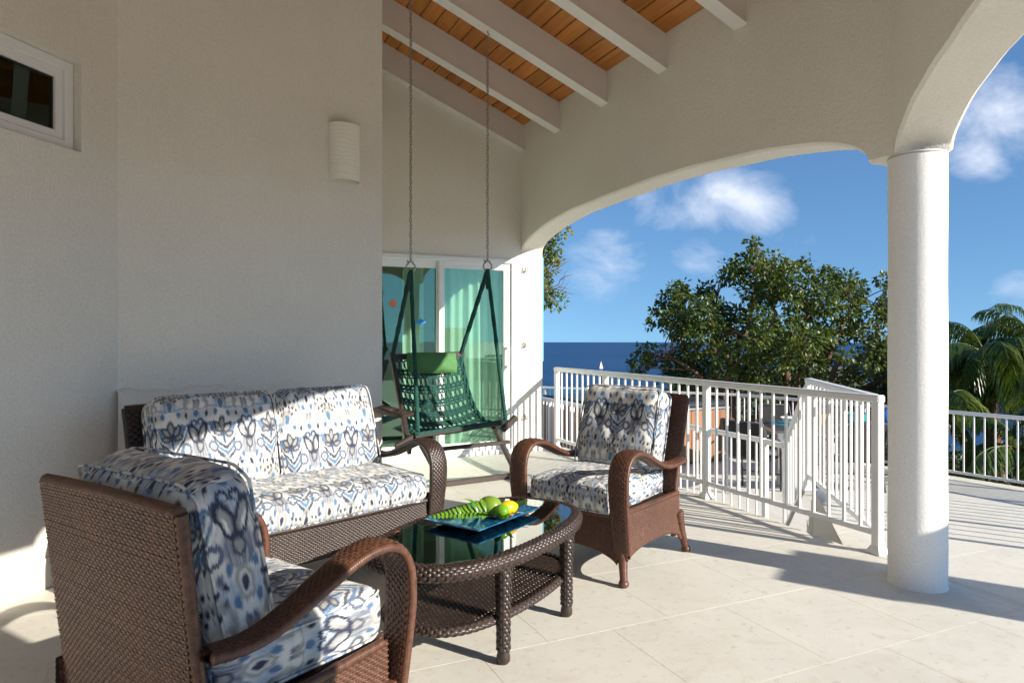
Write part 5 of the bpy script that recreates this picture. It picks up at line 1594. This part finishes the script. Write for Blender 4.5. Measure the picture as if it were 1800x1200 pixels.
def side_tree():
    rg = np.random.RandomState(5); base = np.array((-.30, 11.3, -3.0))
    root = empty('yellowing_tree', tuple(base), 0, 'small tree with yellowing leaves and bare twigs beside the house pier', 'tree')
    tr = MB(); top = np.array((-.1, 10.9, 1.6))
    tr.tube(smooth_path([base, base+np.array((.15, -.1, 2.2)), top], 14), np.linspace(.12, .06, 14), 8)
    cen = []; rad = []; per = []
    nodes = []
    for e in ((.30, 10.6, 2.6), (.55, 10.5, 2.95), (.15, 10.7, 3.2), (.45, 10.5, 2.25), (.38, 10.45, 1.85), (.05, 10.7, 2.3), (-.5, 10.9, 2.7), (-.6, 10.8, 2.0)):
        nodes += list(limb(tr, top, e, .035, .010, rg, .10, 9)[3:])
    nodes = np.array(nodes)
    tg = [(.60, 10.5, 2.75), (.72, 10.5, 2.98), (.80, 10.45, 2.90), (.50, 10.5, 2.6), (.62, 10.5, 2.50), (.46, 10.5, 2.42), (.58, 10.5, 2.32), (.48, 10.5, 2.20), (.55, 10.5, 1.98), (.62, 10.5, 1.86), (.52, 10.5, 1.80), (.70, 10.5, 1.82), (.68, 10.5, 2.62), (.47, 10.5, 2.08), (.30, 10.6, 2.8), (.2, 10.6, 2.4), (.3, 10.6, 2.0), (-.2, 10.8, 2.9), (-.5, 10.9, 2.6), (-.6, 10.9, 2.1), (0, 10.7, 3.2), (.4, 10.5, 2.95), (.53, 10.5, 2.85), (.66, 10.5, 2.42), (.42, 10.5, 2.52), (.50, 10.55, 2.70), (.62, 10.5, 2.92), (.43, 10.5, 2.33)]
    for c in tg:
        c = np.array(c); cen.append(c); rad.append(rg.uniform(.10, .17)); per.append(rg.randint(50, 95))
        limb(tr, nodes[int(np.argmin(np.linalg.norm(nodes-c, axis=1)))], c, .008, .003, rg, .1, 6)
    s0 = np.array((.44, 10.45, 2.0)); limb(tr, nodes[int(np.argmin(np.linalg.norm(nodes-s0, axis=1)))], s0, .012, .010, rg, .05, 6)
    for e in ((.88, 10.4, 2.42), (.92, 10.4, 2.20), (.86, 10.4, 1.98), (.94, 10.4, 1.90), (.70, 10.4, 2.45)):
        p = limb(tr, s0, e, .010, .004, rg, .06, 9); q = p[5]; limb(tr, q, q+np.array((.12, 0, .14)), .005, .003, rg, .1, 5)
    tr.obj('trunk', MAT['bark'], None, True); o = [x for x in bpy.data.objects if x.name.startswith('trunk') and x.parent is None][0]; o.parent = root; o.matrix_parent_inverse = Matrix.Translation(-Vector(base))
    lf = MB(); leaf_cloud(lf, cen, rad, per, .062, 8, 1.0, .2)
    o2 = lf.obj('crown', MAT['leaf2'], root, False); o2.matrix_parent_inverse = Matrix.Translation(-Vector(base))
side_tree()
def palm(base, height, nfr, Lf, seed, label, lean=(0, 0), droop=1.0, trunk_r=.09, lo=-25, hi=80):
    rg = np.random.RandomState(seed); base = np.array(base, float)
    root = empty('palm', tuple(base), 0, label, 'palm')
    top = np.array((lean[0], lean[1], height)); tr = MB()
    n = 30; pts = smooth_path([(0, 0, 0), (lean[0]*.3, lean[1]*.3, height*.5), tuple(top)], n)
    tr.tube(pts, trunk_r*(1+.10*np.abs(np.sin(np.arange(n)*1.6)))*np.linspace(1.2, .8, n), 10); tr.obj('trunk', MAT['bark'], root, True)
    for f in range(nfr):
        mb = MB(); az = f*2.399+rg.uniform(-.25, .25); el = math.radians(rg.uniform(lo, hi)); L = Lf*rg.uniform(.8, 1.15)
        m = 24; p = np.zeros((m, 3)); d = np.array((math.cos(az)*math.cos(el), math.sin(az)*math.cos(el), math.sin(el))); q = top.copy()
        for i in range(m):
            p[i] = q; q = q + d*L/m; d = d + np.array((0, 0, -1))*droop*.085*(.4+i/m); d /= np.linalg.norm(d)
        mb.tube(p, np.linspace(.014, .003, m), 5)
        for i in range(3, m):
            t = i/m; ll = .52*math.sin(math.pi*min(1, .12+t*.85))**.7*Lf/1.6
            tg_ = p[min(i+1, m-1)]-p[i-1]; tg_ /= np.linalg.norm(tg_)+1e-9
            for sgn in (-1, 1):
              for sub in (0, .5):
                side = np.cross(tg_, (0, 0, 1)); side /= np.linalg.norm(side)+1e-9
                dv = side*sgn*.85 + tg_*.55 + np.array((0, 0, rg.uniform(-.25, .15))); dv /= np.linalg.norm(dv); l2 = ll*rg.uniform(.75, 1.15)
                a = p[i]+tg_*sub*L/m; w_ = np.cross(dv, (0, 0, 1)); w_ /= np.linalg.norm(w_)+1e-9; w_ *= .014
                b1_ = a+dv*l2*.4+np.array((0, 0, -.04*droop)); c1 = a+dv*l2*.75+np.array((0, 0, -.16*droop*l2/.5)); e1_ = a+dv*l2*.95+np.array((0, 0, -.36*droop*l2/.5))
                mb.add([a-w_*.4, a+w_*.4, b1_-w_, b1_+w_, c1-w_*.8, c1+w_*.8, e1_], [(0, 1, 3, 2), (2, 3, 5, 4), (4, 5, 6)])
        mb.obj('frond', MAT['palm'], root, True)
    return root
palm((8.05, 11.3, -2.2), 3.15, 38, 1.15, 3, 'tall palm with drooping fronds beyond the perimeter railing', (-.15, .1), 1.5, .12, -50, 75)
palm((9.15, 11.8, -2.2), 3.2, 32, 1.4, 6, 'tall palm arching over from the sunny side of the terrace', (.1, .1), 1.2, .11, -30, 70)
palm((7.35, 9.9, -1.75), 1.35, 20, 1.0, 9, 'low yellowish clump palm in front of the taller palms', (.05, 0), 1.1, .10, -10, 80)
palm((6.55, 10.6, -1.9), 1.95, 16, .9, 14, 'small palm with few fronds against the sea', (0, 0), 1.3, .06, -30, 70)

# ------------------------------------------------------------ terrain, sea, scrub
def terrain_z(x, y):
    d = math.hypot(max(0, y-13)*1.0, max(0, x-8)*.6, max(0, -x-3)*.8)
    az = x/max(y, 1.0); k = min(1, max(0, (az-.08)/.16))*min(1, max(0, (.62-az)/.08))
    z = -1.5 - (.26*(1-k) + .085*k)*d
    z += 9*math.exp(-((x-70)/45)**2-((y-190)/90)**2) + 1.2*math.sin(x*.11)*math.sin(y*.09)*min(1, d/20)
    return max(z, -106)
gx = np.concatenate([-np.geomspace(420, 4, 22), np.linspace(-2, 12, 9), 12+np.geomspace(3, 700, 26)]); gy = np.concatenate([np.linspace(-60, 12, 14), 12+np.geomspace(1, 620, 40)])
P = np.zeros((len(gx), len(gy), 3))
for i, x in enumerate(gx):
    for j, y in enumerate(gy): P[i, j] = (x, y, terrain_z(x, y) if y > 2 else -1.5-.02*abs(y))
mb = MB(); mb.grid(P); tag(mb.obj('hillside', MAT['ground'], None, True), kind='structure')
n = 96; sea = MB(); rs = [20, 300, 900, 2200, 5000, 9000, 13200]
P = np.zeros((n, len(rs), 3))
for i in range(n):
    for j, r_ in enumerate(rs): P[i, j] = (r_*math.sin(2*math.pi*i/n), r_*math.cos(2*math.pi*i/n), -100)
sea.grid(P, True); tag(sea.obj('sea', MAT['sea'], None, False), kind='structure')
rg = np.random.RandomState(21); cen = []; rad = []; per = []
for _ in range(260):
    x = rg.uniform(-3, 13); y = 12.6 + rg.uniform(0, 9) + max(0, 4-x)*.5
    if x > 5.5: y = rg.uniform(9.2+max(0, 7-x)*1.5, 17)
    z = min(terrain_z(x, y)+rg.uniform(0, .6), -.75)
    if 3.9 < x < 6.2 and rg.rand() < .75: z = rg.uniform(-1.2, -.15); y = max(y, 13.0 if x < 5.5 else 11.5)
    cen.append(np.array((x, y, z))); rad.append(rg.uniform(.3, .6)); per.append(90)
for _ in range(120):
    x = rg.uniform(2, 60); y = rg.uniform(40, 120); cen.append(np.array((x, y, terrain_z(x, y)+.5))); rad.append(rg.uniform(1, 2.4)); per.append(60)
lf = MB(); leaf_cloud(lf, cen[:260], rad[:260], per[:260], .11, 3); leaf_cloud(lf, cen[260:], rad[260:], per[260:], .7, 4)
tag(lf.obj('scrub', MAT['scrub']), 'low dark scrub covering the hillside below the terrace', 'bushes', kind='stuff')
# sailboat
sb = empty('sailboat', (285, 2180, -100), R(30), 'tiny white sailboat far out on the blue sea', 'boat')
hull = MB(); prof = []
for t in np.linspace(0, 1, 9):
    w_ = 2.0*math.sin(math.pi*(t*.8+.18))**.8; x = -7+14*t; prof.append([(x, -w_, 1.6), (x, -w_*.7, .2), (x, 0, -.4), (x, w_*.7, .2), (x, w_, 1.6)])
hull.grid(np.array(prof)); hull.add([prof[i][0] for i in range(9)] + [prof[i][4] for i in range(9)], [(i, i+1, 10+i, 9+i) for i in range(8)]); hull.obj('hull', MAT['white_cer'], sb, True)
MB().tube([(0, 0, 1), (0, 0, 25)], .15, 6).obj('mast', MAT['alu'], sb)
P = np.zeros((6, 8, 3))
for i in range(6):
    for j in range(8): u, v = i/5, j/7; P[i, j] = (-.3-6.0*u*(1-v), .9*math.sin(math.pi*u)*(1-v), 2.5+22*v)
m1 = MB(); m1.grid(P); m1.obj('mainsail', MAT['white_cer'], sb, True)
P = np.zeros((6, 8, 3))
for i in range(6):
    for j in range(8): u, v = i/5, j/7; P[i, j] = (6.5*(1-v)*(1-u)+.3, .7*math.sin(math.pi*u)*(1-v), 2.0+19*v)
m1 = MB(); m1.grid(P); m1.obj('jib', MAT['white_cer'], sb, True)
